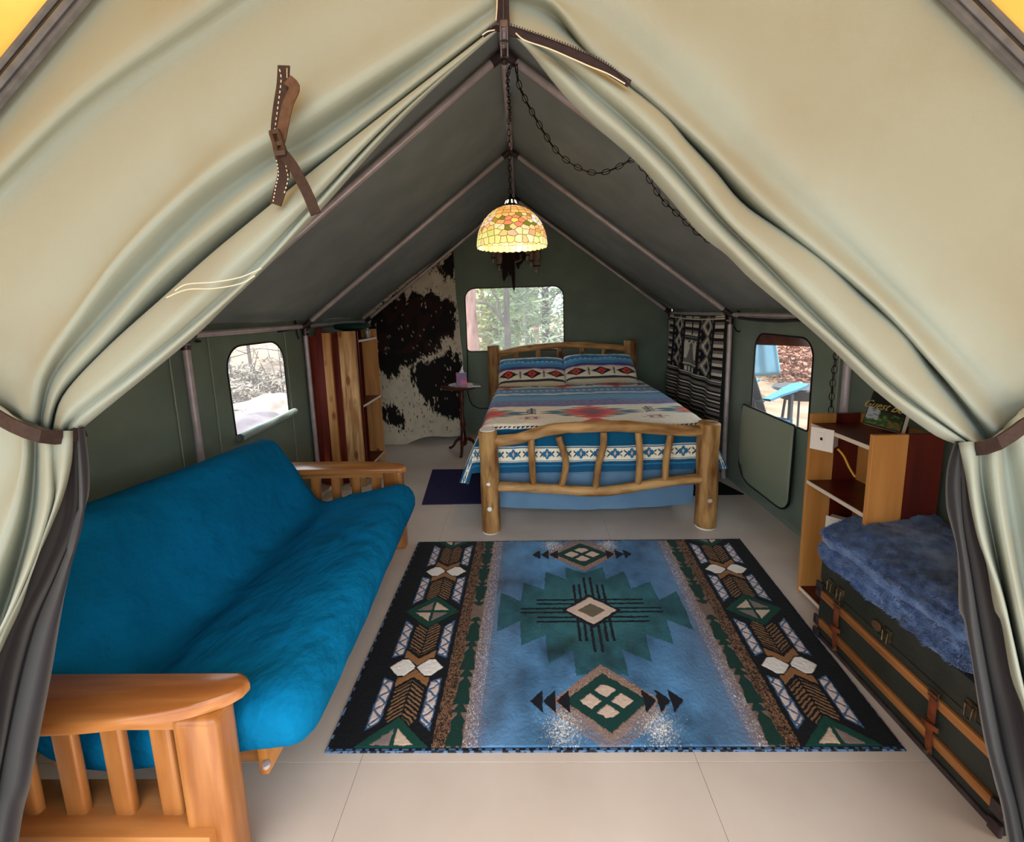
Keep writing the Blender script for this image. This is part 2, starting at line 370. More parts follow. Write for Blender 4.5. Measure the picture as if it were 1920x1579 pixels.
right_dk = [([(1830, 830), (1850, 960), (1890, 1120), (1940, 1300), (1990, 1600), (2060, 2050)], .03),
 ([(1812, 828), (1822, 960), (1850, 1080), (1885, 1250), (1930, 1450), (2000, 2050)], -.01),
 ([(1803, 826), (1804, 960), (1822, 1080), (1842, 1200), (1880, 1400), (1925, 1600), (1985, 2050)], .045),
 ([(1797, 826), (1786, 900), (1790, 960), (1808, 1080), (1822, 1200), (1858, 1400), (1900, 1579), (1965, 2050)], -.01),
 ([(1793, 828), (1778, 880), (1777, 951), (1797, 1034), (1800, 1140), (1809, 1161), (1823, 1232), (1845, 1374), (1866, 1462), (1891, 1579), (1950, 2050)], .02),
 ([(1800, 830), (1785, 880), (1785, 951), (1805, 1034), (1808, 1140), (1817, 1161), (1831, 1232), (1853, 1374), (1874, 1462), (1899, 1579), (1958, 2050)], .07)]
for nm, up, lo, dk, side in (('left', left_up, left_lo, left_dk, 'left'), ('right', right_up, right_lo, right_dk, 'right')):
    f = thing('tent_flap', 'pale sage front canvas flap gathered to the %s of the tent opening' % side, 'tent flap', (-1.2 if nm == 'left' else 1.2, YF, 0))
    loft_cloth('canvas', up, M_front, parent=f)
    loft_cloth('hanging_canvas', lo, M_front, Yt=.945, Yb=.66, parent=f, win=(.3, 1, .8))
    loft_cloth('dark_liner', dk, M_darkliner, Yt=.96, Yb=.70, parent=f, win=(.3, 1, .8))
    if nm == 'left': flapL = f
    else: flapR = f
# grey stitched edge of the roof over the front wall
for k, (E_, sg) in enumerate(((EL, -1), (ER, 1))):
    b = MB(); n_ = Vector((sg*.65, 0, .76))
    b.ribbon([p+Vector((0, -.02, 0)) for p in E_], [p+Vector((0, -.025, 0))+n_*-.045 for p in E_], (0, .01, 0)); b.tube([p+Vector((0, -.03, 0))-n_*.008 for p in E_], .006, 6); b.tube([p+Vector((0, -.03, 0))-n_*.03 for p in E_], .006, 6)
    struct(b.build('trim_%d' % (k+1), M_hem))
# pixel ribbons lying on the canvas
def webb(name, pts, w, Y, m, parent=None, th=.003, dys=None, n=24):
    P = smoothline([Vector((x, y, 0)) for x, y in pts], n); A = []; B = []
    for i, p in enumerate(P):
        t = (P[min(i+1, n-1)]-P[max(i-1, 0)]).normalized(); s = Vector((-t.y, t.x, 0)); ww = w if not isinstance(w, (list, tuple)) else w[0]+(w[1]-w[0])*i/(n-1)
        YY = Y if not callable(Y) else Y(i/(n-1))
        A.append(on_y(p.x+s.x*ww/2, p.y+s.y*ww/2, YY)); B.append(on_y(p.x-s.x*ww/2, p.y-s.y*ww/2, YY))
    b = MB(); b.ribbon(A, B, (0, -th, 0)); return b.build(name, m, parent)
def stitch(name, pts, Y, parent, r=.0011, n=40, dash=True, m=None):
    P = smoothline([Vector((x, y, 0)) for x, y in pts], n*2); b = MB()
    for i in range(0, n*2-1, 2 if dash else 1):
        b.tube([on_y(P[i].x, P[i].y, Y), on_y(P[i+1].x, P[i+1].y, Y)], r, 4)
    o = b.build(name, m or M_white, parent); o['kind'] = 'stuff'; return o
for pts, sd_, Y0 in (([(-420, 560), (-100, 722), (0, 783), (50, 808), (95, 820), (140, 817), (160, 806)], 'left', .86), ([(2350, 540), (2060, 715), (1922, 795), (1885, 822), (1850, 838), (1810, 842), (1792, 830)], 'right', .86)):
    o = webb('tieback_strap', pts, 25, lambda t: .93-.06*min(1, t*1.6) if t < .85 else .87+(t-.85)*.7, M_brownweb, th=.004)
    tag(o, 'dark brown webbing strap tying back the %s canvas flap' % sd_, 'strap')
# stitched seam across the left roll
stitch('seam_stitching', [(328, 545), (350, 533), (400, 529), (450, 520), (490, 503)], .885, flapL, .0012, 40, False)
stitch('seam_stitching', [(312, 558), (350, 543), (400, 541), (450, 532), (478, 517)], .885, flapL, .0012, 40, False)
# hanging webbing strap with buckle
st = thing('webbing_strap', 'brown webbing strap with plastic buckle sewn to the left front canvas', 'strap', tuple(on_y(535, 250, .90)))
webb('backing_strap', [(533, 124), (531, 160), (524, 205), (520, 250), (527, 290), (533, 320), (528, 350), (517, 384)], 22, .905, M_brownweb, st)
webb('strap_loop', [(540, 150), (553, 165), (541, 195), (533, 230), (527, 262), (521, 280)], (20, 19), .895, mat('tan_webbing', '5a4230', .8, '4c3626', 80), st)
webb('strap_tail', [(524, 280), (545, 305), (560, 330), (578, 365), (593, 402)], 19, lambda t: .885-.05*t, M_brownweb, st)
b = MB()
for dx in (0, 14): b.bar(on_y(508+dx, 248, .885), on_y(524+dx, 296, .88), .005, .008)
b.bar(on_y(506, 250, .885), on_y(524, 246, .885), .006, .008); b.bar(on_y(514, 272, .883), on_y(532, 268, .883), .006, .008); b.bar(on_y(518, 290, .878), on_y(538, 288, .878), .014, .009)
b.build('buckle', mat('brown_plastic', '3a2a22', .35), st)
for pts in ([(524, 130), (527, 150), (521, 200), (515, 245)], [(538, 128), (538, 146)], [(518, 300), (522, 325), (517, 350), (512, 378)], [(534, 268), (536, 310), (540, 335), (533, 362)]):
    stitch('strap_stitching', pts, .9005, st, .0011, 12)
# zip at the peak
zp = thing('zipper', 'dark brown zip with metal slider at the peak of the door', 'zipper', tuple(on_y(945, 60, .93)))
Mz = mat('zip_tape', '2d2022', .8, '241a1c', 90)
webb('zip_tape', [(944, -300), (945, -100), (943, 0), (944, 60)], (20, 24), .945, Mz, zp)
webb('zip_tape', [(948, 58), (975, 64), (1034, 84), (1099, 111), (1140, 133), (1180, 158)], (18, 14), .915, Mz, zp)
webb('zip_tape', [(944, 52), (925, 54), (906, 68)], (16, 6), .925, Mz, zp)
def teeth(pts, n, Y, s=.0045):
    P = smoothline([Vector((x, y, 0)) for x, y in pts], n); b = MB()
    for i, p in enumerate(P): b.box(on_y(p.x, p.y, Y), (s*.6, .005, s))
    o = b.build('zip_teeth', mat('zip_teeth', '3d302c', .4, metal=.3), zp, smooth=False); o['kind'] = 'stuff'
teeth([(959, 48), (1034, 74), (1099, 99), (1139, 121), (1165, 142), (1181, 157)], 48, .912); teeth([(946, 50), (930, 46), (920, 52)], 8, .915); teeth([(944, -200), (944, 44)], 60, .94)
stitch('zip_stitching', [(967, 62), (985, 76), (1034, 93), (1100, 122), (1139, 138), (1172, 157)], .908, zp, .0013, 50, False)
stitch('zip_stitching', [(931, -100), (932, 0), (930, 38)], .935, zp, .0012, 30, False); stitch('zip_stitching', [(904, 66), (914, 59), (928, 56)], .915, zp, .0012, 10, False)
b = MB(); c = on_y(945, 58, .905); b.box(c, (.015, .01, .035), bev=.003); b.build('zip_slider', M_fit, zp)
b = MB()
for dz in (.0, .028): b.tube([c+Vector((x, -.012, -.0-dz+z)) for x, z in ((-.006, 0), (.006, 0), (.006, -.024), (-.006, -.024))], .0022, 6, closed=True)
b.build('pull_tab', M_fit, zp)
# ================================================ the pipe frame
fr = thing('pole_framework', 'galvanised steel pipe frame holding up the tent roof and walls', 'frame', (0, 2.49, 0))
def pole(name, a, b_, r=.0205, m=None):
    b = MB(); b.tube([a, b_], r, 14); return b.build(name, m or M_pole, fr)
FX, FEZ, FRZ = 1.92, 1.525, 2.965
for Y in (2.49, 3.91, 5.47):
    for s in (-1, 1):
        d = Vector((s*FX, Y, FEZ))-Vector((0, Y, FRZ)); d.normalize()
        pole('rafter_pole', Vector((0, Y, FRZ))+d*.07, Vector((s*FX, Y, FEZ))-d*.06)
        pole('upright_pole', (s*FX, Y, .0), (s*FX, Y, FEZ-.06))
        b = MB(); b.tube([Vector((0, Y, FRZ)), Vector((0, Y, FRZ))+d*.085], .026, 12); b.build('corner_fitting', M_fit, fr)
        b = MB(); b.tube([(s*FX, Y, FEZ-.085), (s*FX, Y, FEZ)], .026, 12); b.tube([(s*FX, Y, FEZ), Vector((s*FX, Y, FEZ))-d*.085], .026, 12)
        b.tube([(s*FX, Y-.07 if Y > 2.5 else Y, FEZ), (s*FX, Y+.07 if Y < 5 else Y, FEZ)], .026, 12); b.build('corner_fitting', M_fit, fr)
        b = MB(); b.tube([(s*(FX-.02), Y-.03, FEZ-.05), (s*(FX-.05), Y-.035, FEZ-.05)], .006, 6); b.build('eye_bolt', M_pole, fr)
    b = MB(); b.tube([(0, Y-.07, FRZ), (0, Y+.07 if Y < 5 else Y, FRZ)], .026, 12); b.build('corner_fitting', M_fit, fr)
for a, c in ((1.0, 2.42), (2.56, 3.84), (3.98, 5.40)):
    pole('ridge_pole', (0, a, FRZ), (0, c, FRZ))
    for s in (-1, 1): pole('eave_pole', (s*FX, a, FEZ), (s*FX, c, FEZ))
# wall seams and rolled window covers
for x, m_, seams in ((-HW+.012, WL, (2.40, 2.72, 3.62)), (HW-.012, WR, (2.30, 2.6))):
    for y in seams:
        b = MB(); b.tube([(x, y, .02), (x, y, EAVE-.02)], .004, 5); struct(b.build('trim_3', mat('seam_canvas', '9aa393', .85)))
b = MB(); b.grid([[Vector((-HW+.035+.028*math.cos(a)+.006*noise.noise(Vector((y*9, a, 0))), y, .785+.02*(y-2.84)+.028*math.sin(a))) for a in [k*PI/6 for k in range(12)]] for y in [2.88+i*.74/20 for i in range(21)]], close_v=True)
o = b.build('rolled_window_cover', mat('pale_canvas', '9fb0a6', .8)); tag(o, 'rolled pale canvas cover along the sill of the left window', 'window cover')
# right window cover hangs down, rounded bottom, dark piping
P = rrect(2.90, 3.60, .13, .78, .02, .15); FR = lambda a, b: Vector((HW-.05-.02*math.sin(max(0, (b-.14)/.66)*PI), a, b))
cvr = canvas_wall('window_cover', P, None, FR, mat('cover_canvas', '8a9682', .85), .06); del cvr['kind']
tag(cvr, 'green canvas window cover hanging below the right window', 'window cover'); md = cvr.modifiers.new('t', 'SOLIDIFY'); md.thickness = .006
b = MB(); b.tube([FR(*p) for p in P], .009, 6, closed=True); b.build('piping', M_black, cvr)
# ================================================ futon sofa
M_oak = wood('honey_oak', 'b57a42', '94592b', 0, 7, .3, .05, coat=.3)
M_oakv = wood('honey_oak_upright', 'b2763f', '8c5428', 2, 7, .3, .05, coat=.3)
M_oaky = wood('honey_oak_lengthwise', 'c48341', 'a8672c', 1, 7, .35, .05, coat=.2)
fu = thing('futon_sofa', 'honey coloured oak futon sofa frame with slatted arms', 'sofa', (-1.2, 1.9, 0))
def futon_arm(yi, sg):
    """yi inner straight edge, sg -1: the curved side faces the camera"""
    out = [(-1.62, 0), (-.78, 0), (-.745, .02), (-.742, .045), (-.765, .075), (-.82, .105), (-.90, .13), (-1.02, .15), (-1.2, .165), (-1.62, .168)]
    out = out[:1]+[(p.x, p.y) for p in smoothline([Vector((x, y, 0)) for x, y in out[1:]], 40)]
    cen = Vector((-1.2, yi+sg*.08, 0)); rows = []
    for z, k in ((.566, .008), (.568, .002), (.575, 0), (.59, 0), (.598, .003), (.602, .01)):
        r = []
        for x, y in out:
            p = Vector((x, yi+sg*y, 0)); d = Vector(((p.x-cen.x)/.42, (p.y-cen.y)/.085, 0))
            r.append(Vector((p.x-d.x*k, p.y-d.y*k, z)))
        rows.append(r)
    b = MB(); V = b.grid(rows, close_v=True); b.bm.faces.new(V[0]); b.bm.faces.new(V[-1]); b.build('arm_rest', M_oak, fu)
    yc = yi+sg*.08
    b = MB(); b.box((-1.2, yc, .542), (.76, .045, .05), bev=.004); b.build('arm_rail', M_oak, fu)
    b = MB(); b.box((-1.2, yc-sg*.01, .185), (.76, .15, .09), bev=.006); b.build('lower_rail', M_oak, fu)
    b = MB(); b.box((-.842, yc, .283), (.125, .085, .566), bev=.022, seg=3); b.build('post', M_oakv, fu)
    b = MB(); b.box((-1.56, yc, .283), (.10, .075, .566), bev=.012); b.build('post', M_oakv, fu)
    for x in (-.965, -1.105, -1.245, -1.385):
        b = MB(); b.box((x, yc, .375), (.062, .026, .31), bev=.011, seg=3); b.build('slat', M_oakv, fu)
futon_arm(1.10, -1); futon_arm(2.72, 1)
b = MB(); b.box((-.79, 1.9, .235), (.03, 1.5, .10), bev=.006); b.build('front_rail', M_oaky, fu)
for y in (1.15, 2.66):
    b = MB(); b.bar((-1.5, y+(.035 if y < 2 else -.035), .25), (-.80, y+(.035 if y < 2 else -.035), .27), .03, .12, bev=.005); b.build('seat_side', M_oak, fu)
for k in range(9):
    y = 1.3+k*.15; b = MB(); b.bar((-1.35, y, .245), (-.80, y, .285), .06, .02, bev=.003); b.build('seat_slat', M_oak, fu)
b = MB(); b.box((-1.55, 1.9, .28), (.03, 1.5, .09), bev=.006); b.build('back_rail', M_oaky, fu)
b = MB(); b.lathe([(0, -.008), (.012, -.006), (.012, .006), (0, .008)], (-.772, 1.14, .235), 10); b.build('bolt', M_pole, fu)
# the folded mattress in a blue cover
M_blue = mat('blue_cotton_cover', '0870a0', .95, '06648f', 3, bump=.9, bscale=9, bdist=.035, spec=.04, stretch=(1, .8, 1))
CL = smoothline([Vector(p) for p in ((-.685, 0, .415), (-.80, 0, .402), (-.95, 0, .375), (-1.12, 0, .345), (-1.28, 0, .335), (-1.385, 0, .37), (-1.455, 0, .46), (-1.52, 0, .58), (-1.575, 0, .68), (-1.615, 0, .755))], 44)
def fut_ring(y, k):
    f = (2.70-y)/1.6; out = []; n = len(CL)
    def cl(i):
        p = CL[i].copy()
        if p.z > .42 and p.x < -1.38: p.z += (p.z-.42)*.36*f
        if p.x > -.95: p.x += (.0*f-.07*(1-f))*min(1, (p.x+.95)/.25)
        return p
    C_ = [cl(i) for i in range(n)]
    def off(i, sgn):
        t = (C_[min(i+1, n-1)]-C_[max(i-1, 0)]).normalized(); nn_ = Vector((t.z, 0, -t.x))*-1
        u = i/(n-1); h = .112 if u < .5 else .112-.02*(u-.5)
        h *= (1-.30*math.exp(-((u-.50)/.09)**2)*(1 if sgn < 0 else 0)); h *= k
        p = C_[i]+nn_*sgn*h; p.y = y
        w = noise.noise(Vector((p.x*5, y*2.2, p.z*5)))*.010+noise.noise(Vector((p.x*16+y*7, y*5, p.z*10)))*.005-.012*max(0, math.sin(y*13+p.x*9+2+2*noise.noise(Vector((p.x*4, y*3, 1)))))**12*(1 if y > 1.9 and u < .45 and sgn < 0 else .35)
        return p+nn_*sgn*w*k
    a_ = [off(i, -1) for i in range(n)]; b_2 = [off(i, 1) for i in range(n)]
    def endcap(i, t_sgn, A_, B_):
        t = (C_[min(i+1, n-1)]-C_[max(i-1, 0)]).normalized()*t_sgn; c_ = (A_+B_)/2; h = (A_-B_).length/2; r = []
        for q in range(1, 8):
            an = PI*q/8; r.append(c_+(A_-c_)*math.cos(an)+t*h*math.sin(an)*.85)
        return r
    return a_+endcap(n-1, 1, a_[-1], b_2[-1])+list(reversed(b_2))+endcap(0, -1, b_2[0], a_[0])
b = MB(); rows = []; ys = [(1.085+.11*(1-math.cos(t*PI/2/8)), max(.02, math.sin(t*PI/2/8)**.7)) for t in range(0, 9)]
for y, k in ys: rows.append(fut_ring(y, k))
for i in range(1, 46): rows.append(fut_ring(1.195+i*(2.62-1.195)/46, 1))
for y, k in reversed(ys): rows.append(fut_ring(2.715-(y-1.085)*.95, k))
b.grid(rows, close_v=True, flip=True); bmesh.ops.remove_doubles(b.bm, verts=b.bm.verts, dist=.005)
o = b.build('futon_mattress', M_blue)
for nm_ in ('sharp_edge',):
    a_ = o.data.attributes.get(nm_)
    if a_: o.data.attributes.remove(a_)
tag(o, 'bright blue folded futon mattress lying on the oak sofa frame', 'mattress')
# ================================================ log bed
M_log = wood('peeled_log', 'c89e66', '8a5a2c', 0, 6.5, .5, .5, c3='5e3214', st_=.22)
M_logv = wood('peeled_log_upright', 'bc9058', '764a22', 2, 6.5, .5, .5, c3='5e3214', st_=.22)
M_cap = mat('white_felt_pad', 'f2efe9', .5)
bed = thing('log_bed', 'queen bed of peeled pine logs with arched rails and crooked spindles', 'bed', (.55, 4.05, 0))
def log(name, pts, r, m, seed=0, n=18, taper=0):
    P = smoothline(pts, n); b = MB()
    P = [p+Vector((noise.noise(p*3+Vector((seed, 0, 0))), noise.noise(p*3+Vector((0, seed, 0))), noise.noise(p*3+Vector((0, 0, seed)))))*.008 for p in P]
    R = [r*(1+.07*noise.noise(Vector((i*.45, seed, 0)))-taper*abs(i/(n-1)-.5)) for i in range(n)]
    R2 = [R[0]*.9]+R+[R[-1]*.9]; e0 = (P[0]-P[1]).normalized()*.006; e1 = (P[-1]-P[-2]).normalized()*.006
    b.tube([P[0]+e0]+P+[P[-1]+e1], R2, 14); return b.build(name, m, bed)
FL = Vector((-.205, 3.0, 0)); FR_ = Vector((1.375, 3.02, 0)); HL = Vector((-.285, 5.15, 0)); HR = Vector((1.345, 5.15, 0))
for k, (p, h, r) in enumerate(((FL, .765, .069), (FR_, .785, .076), (HL, 1.20, .074), (HR, 1.22, .075))):
    po = log('post', [p+Vector((0, 0, .012)), p+Vector((.004, 0, h*.5)), p+Vector((0, 0, h))], r, M_logv, 3+k*7)
    b = MB(); b.lathe([(0, 0), (r*.92, 0), (r*.92, .012), (0, .012)], p, 20); b.build('foot_pad', M_cap, po)
    if k < 2:
        for z in ((.39, .20) if k == 0 else (.23,)):
            c_ = p+Vector((0, -r+.002, z)); b = MB()
            ro = Matrix.Rotation(PI/2, 3, 'X'); b.lathe([(0, .004), (.012, .004), (.017, .001), (.017, -.01)], (0, 0, 0), 14)
            for v in b.bm.verts: v.co = ro @ v.co + c_
            b.build('bolt_plug', M_cap if k == 0 else mat('pale_plug', 'cbbfae', .5), po)
b = MB(); b.lathe([(0, .772), (.058, .772), (.058, .778), (0, .78)], FL, 20); b.build('top_cap', M_cap, bed)
log('top_rail', [(-.17, 3.0, .685), (.02, 3.0, .705), (.25, 2.995, .765), (.5, 2.99, .785), (.8, 2.99, .78), (1.1, 3.0, .745), (1.34, 3.015, .725)], .041, M_log, 5, 34)
log('bottom_rail', [(-.17, 3.0, .345), (.2, 3.0, .325), (.55, 2.995, .295), (.8, 3.0, .31), (1.05, 3.0, .355), (1.34, 3.01, .375)], .036, M_log, 9, 30)
for k, q in enumerate(([(997, 824), (998, 868), (999, 912)], [(1048, 820), (1057, 850), (1060, 875), (1053, 912)], [(1131, 812), (1131, 838), (1123, 872), (1116, 918)], [(1196, 812), (1199, 850), (1196, 906)], [(1257, 816), (1250, 855), (1247, 902)])):
    log('spindle', [on_y(x, y, 3.0) for x, y in q], .025, M_logv, 20+k)
log('head_rail', [(-.25, 5.15, 1.10), (.1, 5.15, 1.165), (.55, 5.15, 1.19), (.95, 5.15, 1.17), (1.31, 5.15, 1.12)], .038, M_log, 31, 30)
log('head_rail', [(-.25, 5.15, .70), (.55, 5.15, .71), (1.31, 5.15, .70)], .036, M_log, 33, 24)
for k, x in enumerate((967, 1009, 1049, 1091, 1133)):
    p = on_y(x, 656, 5.15); log('spindle', [(p.x, 5.15, 1.14), (p.x+.01*math.sin(k*3), 5.15, .95), (p.x, 5.15, .72)], .028, M_logv, 40+k)
for s, a, c in ((0, FL, HL), (1, FR_, HR)):
    log('side_rail', [a+Vector((.02 if s == 0 else -.02, .05, .32)), a.lerp(c, .5)+Vector((0, 0, .31)), c+Vector((0, -.05, .32))], .045, wood('peeled_log_side', 'c8965a', 'a46a34', 1, 5, .5, .3), 50+s, 24)
BX0, BX1, BY0, BY1 = -.20, 1.36, 3.10, 5.08
def softbox(x0, x1, y0, y1, z0, z1, r, amp=.0, n=10, sd=0):
    b = MB(); g = bmesh.ops.create_cube(b.bm, size=1); M = Matrix.Translation(((x0+x1)/2, (y0+y1)/2, (z0+z1)/2)) @ Matrix.Diagonal((x1-x0, y1-y0, z1-z0, 1))
    bmesh.ops.transform(b.bm, matrix=M, verts=b.bm.verts); bmesh.ops.bevel(b.bm, geom=list(b.bm.edges), offset=r, segments=4, affect='EDGES', profile=.5)
    bmesh.ops.subdivide_edges(b.bm, edges=[e for e in b.bm.edges if e.calc_length() > .2], cuts=n, use_grid_fill=True)
    for v in b.bm.verts: v.co += v.normal*amp*noise.noise(v.co*5+Vector((sd, 0, 0)))
    return b
o = softbox(BX0+.02, BX1-.02, BY0+.02, BY1, .45, .735, .05, .006).build('mattress', mat('grey_blue_sheet', '6f8ea8', .85, '67869f', 8, bump=.2, bscale=20)); tag(o, 'thick bed mattress in a grey blue sheet under the patterned duvet', 'mattress')
# box spring in a blue sheet with a drooping hem
b = MB(); rows = []
for zz in range(12):
    z = .46-.33*zz/11; ring = []
    for k in range(160):
        t = k/160*4; s = int(t); u = t-s
        x, y = [(BX0+.03+u*(BX1-BX0-.06), BY0+.03), (BX1-.03, BY0+.03+u*(BY1-BY0)), (BX1-.03-u*(BX1-BX0-.06), BY1), (BX0+.03, BY1-u*(BY1-BY0-.03))][s]
        dr = .035*math.sin(u*PI)*(zz/11)
        ring.append(Vector((x+.006*noise.noise(Vector((x*6, y*6, z*9))), y+.010*noise.noise(Vector((x*7, z*6, 2)))-(.012*(zz/11) if s == 0 else 0), z-dr)))
    rows.append(ring)
V = b.grid(rows, close_v=True); b.bm.faces.new(V[0]); b.bm.faces.new(V[-1])
o = b.build('box_spring', mat('blue_sheet', '6889a6', .85, '5e7f9c', 5, bump=.3, bscale=14)); tag(o, 'box spring wrapped in a plain blue sheet low in the log bed', 'box spring')
# ================================================ round side table
M_mah = wood('dark_mahogany', '57281c', '3a1812', 0, 8, .25, .05, coat=.5)
T = Vector((-.645, 4.81, 0)); tb = thing('side_table', 'small round dark wooden pedestal table beside the head of the bed', 'table', T)
b = MB(); b.lathe([(0, .765), (.21, .765), (.232, .772), (.24, .782), (.232, .793), (.215, .797), (0, .797)], T, 40); b.build('table_top', M_mah, tb)
b = MB(); b.lathe([(0, .765), (.07, .765), (.06, .75), (.03, .735), (.022, .70), (.03, .66), (.024, .60), (.02, .45), (.026, .38), (.034, .33), (.024, .29), (.03, .22), (.045, .16), (.04, .10), (.02, .08), (0, .08)], T, 20); b.build('column', M_mah, tb)
for k in range(3):
    a = k*2*PI/3+.5; d = Vector((math.cos(a), math.sin(a), 0))
    b = MB(); b.tube([T+d*r_+Vector((0, 0, z)) for r_, z in ((.02, .15), (.06, .155), (.11, .12), (.15, .06), (.19, .025), (.215, .022))], [.024, .022, .019, .016, .015, .018], 10); b.build('leg', M_mah, tb)
b = MB(); n_ = 72; b.bm.faces.new([b.bm.verts.new(T+Vector(((.135+.009*abs(math.sin(k*PI/6)))*math.cos(k*2*PI/n_), (.135+.009*abs(math.sin(k*PI/6)))*math.sin(k*2*PI/n_), .799))) for k in range(n_)])
o = b.build('doily', mat('white_lace', 'e9e6e6', .9, 'b9b4b4', 90, bump=.4, bscale=200), smooth=False); md = o.modifiers.new('t', 'SOLIDIFY'); md.thickness = .003; md.offset = 1; tag(o, 'round white lace doily on the side table', 'doily')
tx = thing('tissue_box', 'small lilac and pink tissue box on the doily', 'tissue box', T+Vector((.01, -.02, .803)))
b = MB(); b.box(T+Vector((.01, -.02, .803+.065)), (.115, .115, .13), Matrix.Rotation(.2, 3, 'Z'), bev=.003); b.build('carton', mat('lilac_carton', '8a7298', .5, 'd8768c', 14, mixlo=.45, mixhi=.6), tx, smooth=False)
b = MB(); rows = [[T+Vector((.01+(1-v)*.035*(u-.5)*2+.02*v+.006*math.sin(u*9+v*4), -.02+.012*math.cos(u*7)*(1-v)+.01*v, .93+.085*v)) for u in [i/8 for i in range(9)]] for v in [j/6 for j in range(7)]]; b.grid(rows); b.build('tissue', mat('tissue_paper', 'eceaf0', .9), tx)
b = MB(); b.tube(smoothline([on_y(876, 655, 5.50), on_y(877, 700, 5.48), on_y(876, 730, 5.44), on_y(884, 757, 5.36), on_y(900, 766, 5.32), on_y(916, 766, 5.3), on_y(935, 775, 5.3)], 30), .006, 6); o = b.build('power_cord', M_black); tag(o, 'black power cord drooping from the back wall behind the side table', 'cord')
# ================================================ left bookcase with loose boards leaning on it
M_pine = wood('pine_board', 'c9955c', 'ad7440', 2, 6, .5, .1, c3='7a4724')
M_rough = wood('rough_sawn_pine', 'c39a68', '8f6236', 2, 14, .75, .6, c3='7a4724')
M_red = wood('red_stained_pine', '8d3a2a', '6e2a1e', 2, 6, .45, .08)
M_dred = wood('dark_red_stain', '5e1d14', '481510', 2, 6, .4, .05, coat=.15)
M_edge = mat('pale_shelf_edge', 'dccbb8', .6)
def panel2(name, x0, x1, y, z0, z1, front_frac, th, mf, mr, parent, sgn):
    """side panel with a pale front stripe and dark red rear; x0 front edge"""
    o = None; xm = x0+(x1-x0)*front_frac
    b = MB(); b.box(((x0+xm)/2, y, (z0+z1)/2), (abs(xm-x0), th, z1-z0), bev=.0015, seg=1); o = b.build(name, mf, parent, smooth=False)
    b = MB(); b.box(((xm+x1)/2, y, (z0+z1)/2), (abs(x1-xm), th, z1-z0)); b.build('rear_board', mr, o, smooth=False); return o
bc = thing('bookcase', 'tall open bookcase of pine and red boards by the left tent wall', 'bookcase', (-1.7, 4.35, 0))
X0, X1, Y0, Y1 = -1.50, -1.86, 4.07, 4.60
panel2('side_panel', X0, X1, Y0, 0, 1.46, .25, .02, M_dred, M_red, bc, 1); panel2('side_panel', X0, X1, Y1, 0, 1.46, .45, .02, M_pine, M_dred, bc, 1)
for z in (1.365, .73, .10):
    b = MB(); b.box(((X0+X1)/2-.004, (Y0+Y1)/2, z), (X0-X1-.01, Y1-Y0-.022, .018)); s_ = b.build('shelf', M_dred, bc, smooth=False)
    b = MB(); b.box((X0-.001, (Y0+Y1)/2, z), (.006, Y1-Y0-.024, .019)); b.build('shelf_edge', M_edge, s_, smooth=False)
for k in range(3):
    b = MB(); b.box((X1+.008, Y0+.09+k*.178, .73), (.014, .17, 1.4)); b.build('back_board', (M_red, M_pine, M_dred)[k], bc, smooth=False)
def leaning(label, cat, xa, ya, xb, yb, wa, wb, Y, m, nm='loose_board', th=.022, cap=850):
    a = on_y(xa, ya, Y+.02); b_ = on_y(xb, yb, Y-.02); d = (b_-a); t = (0.002-a.z)/d.z; e = a+d*t
    aw = wa*Y/FPX; bw = wb*Y/FPX; b = MB(); sx_ = Vector((1, 0, 0))
    b.prism([a-sx_*aw/2, a+sx_*aw/2, e+sx_*(aw+(bw-aw)*t)/2, e-sx_*(aw+(bw-aw)*t)/2], (0, -th, 0))
    o = b.build(nm, m, smooth=False); tag(o, label, cat); return o
leaning('wide red stained board leaning at the left end of the bookcase', 'board', 583, 631, 599, 850, 26, 25, 4.00, M_red)
leaning('narrow dark red board just left of the pale pine batten', 'board', 600, 616, 616, 850, 12, 14, 3.97, mat('dark_red_board', '7a2d22', .6, '5f2018', 10, (1, 1, .1)))
leaning('slim pale pine batten with knots leaning on the bookcase', 'board', 613, 624, 632, 850, 15, 15, 3.93, M_pine, th=.03)
leaning('red stained board between the pine batten and the rough plank', 'board', 630, 633, 648, 850, 16, 15, 4.00, M_red)
leaning('wide rough sawn pine plank leaning at the front of the bookcase', 'board', 651, 621, 669, 850, 31, 31, 3.93, M_rough, th=.035)
o = MB(); o.lathe([(0, 0), (.12, .0), (.2, .02), (.215, .045), (.19, .06), (.1, .068), (0, .07)], (0, 0, 0), 30)
for v in o.bm.verts: v.co = Vector((v.co.x*.80-1.66, v.co.y*1.1+4.36, v.co.z*1.05+1.463))
o = o.build('folded_tarp', mat('dark_green_nylon', '16483a', .5, '0f382d', 8, bump=.4, bscale=12)); tag(o, 'dark green folded nylon bundle on top of the left bookcase', 'bundle')
o = MB(); o.lathe([(0, 0), (.028, 0), (.03, .05), (.028, .075), (.014, .085), (.014, .095), (0, .095)], (-1.55, 4.47, 1.375), 16); o = o.build('glass_jar', mat('dusty_glass', '8f8f87', .15, spec=.8)); tag(o, 'small grey glass jar on the top shelf of the left bookcase', 'jar')
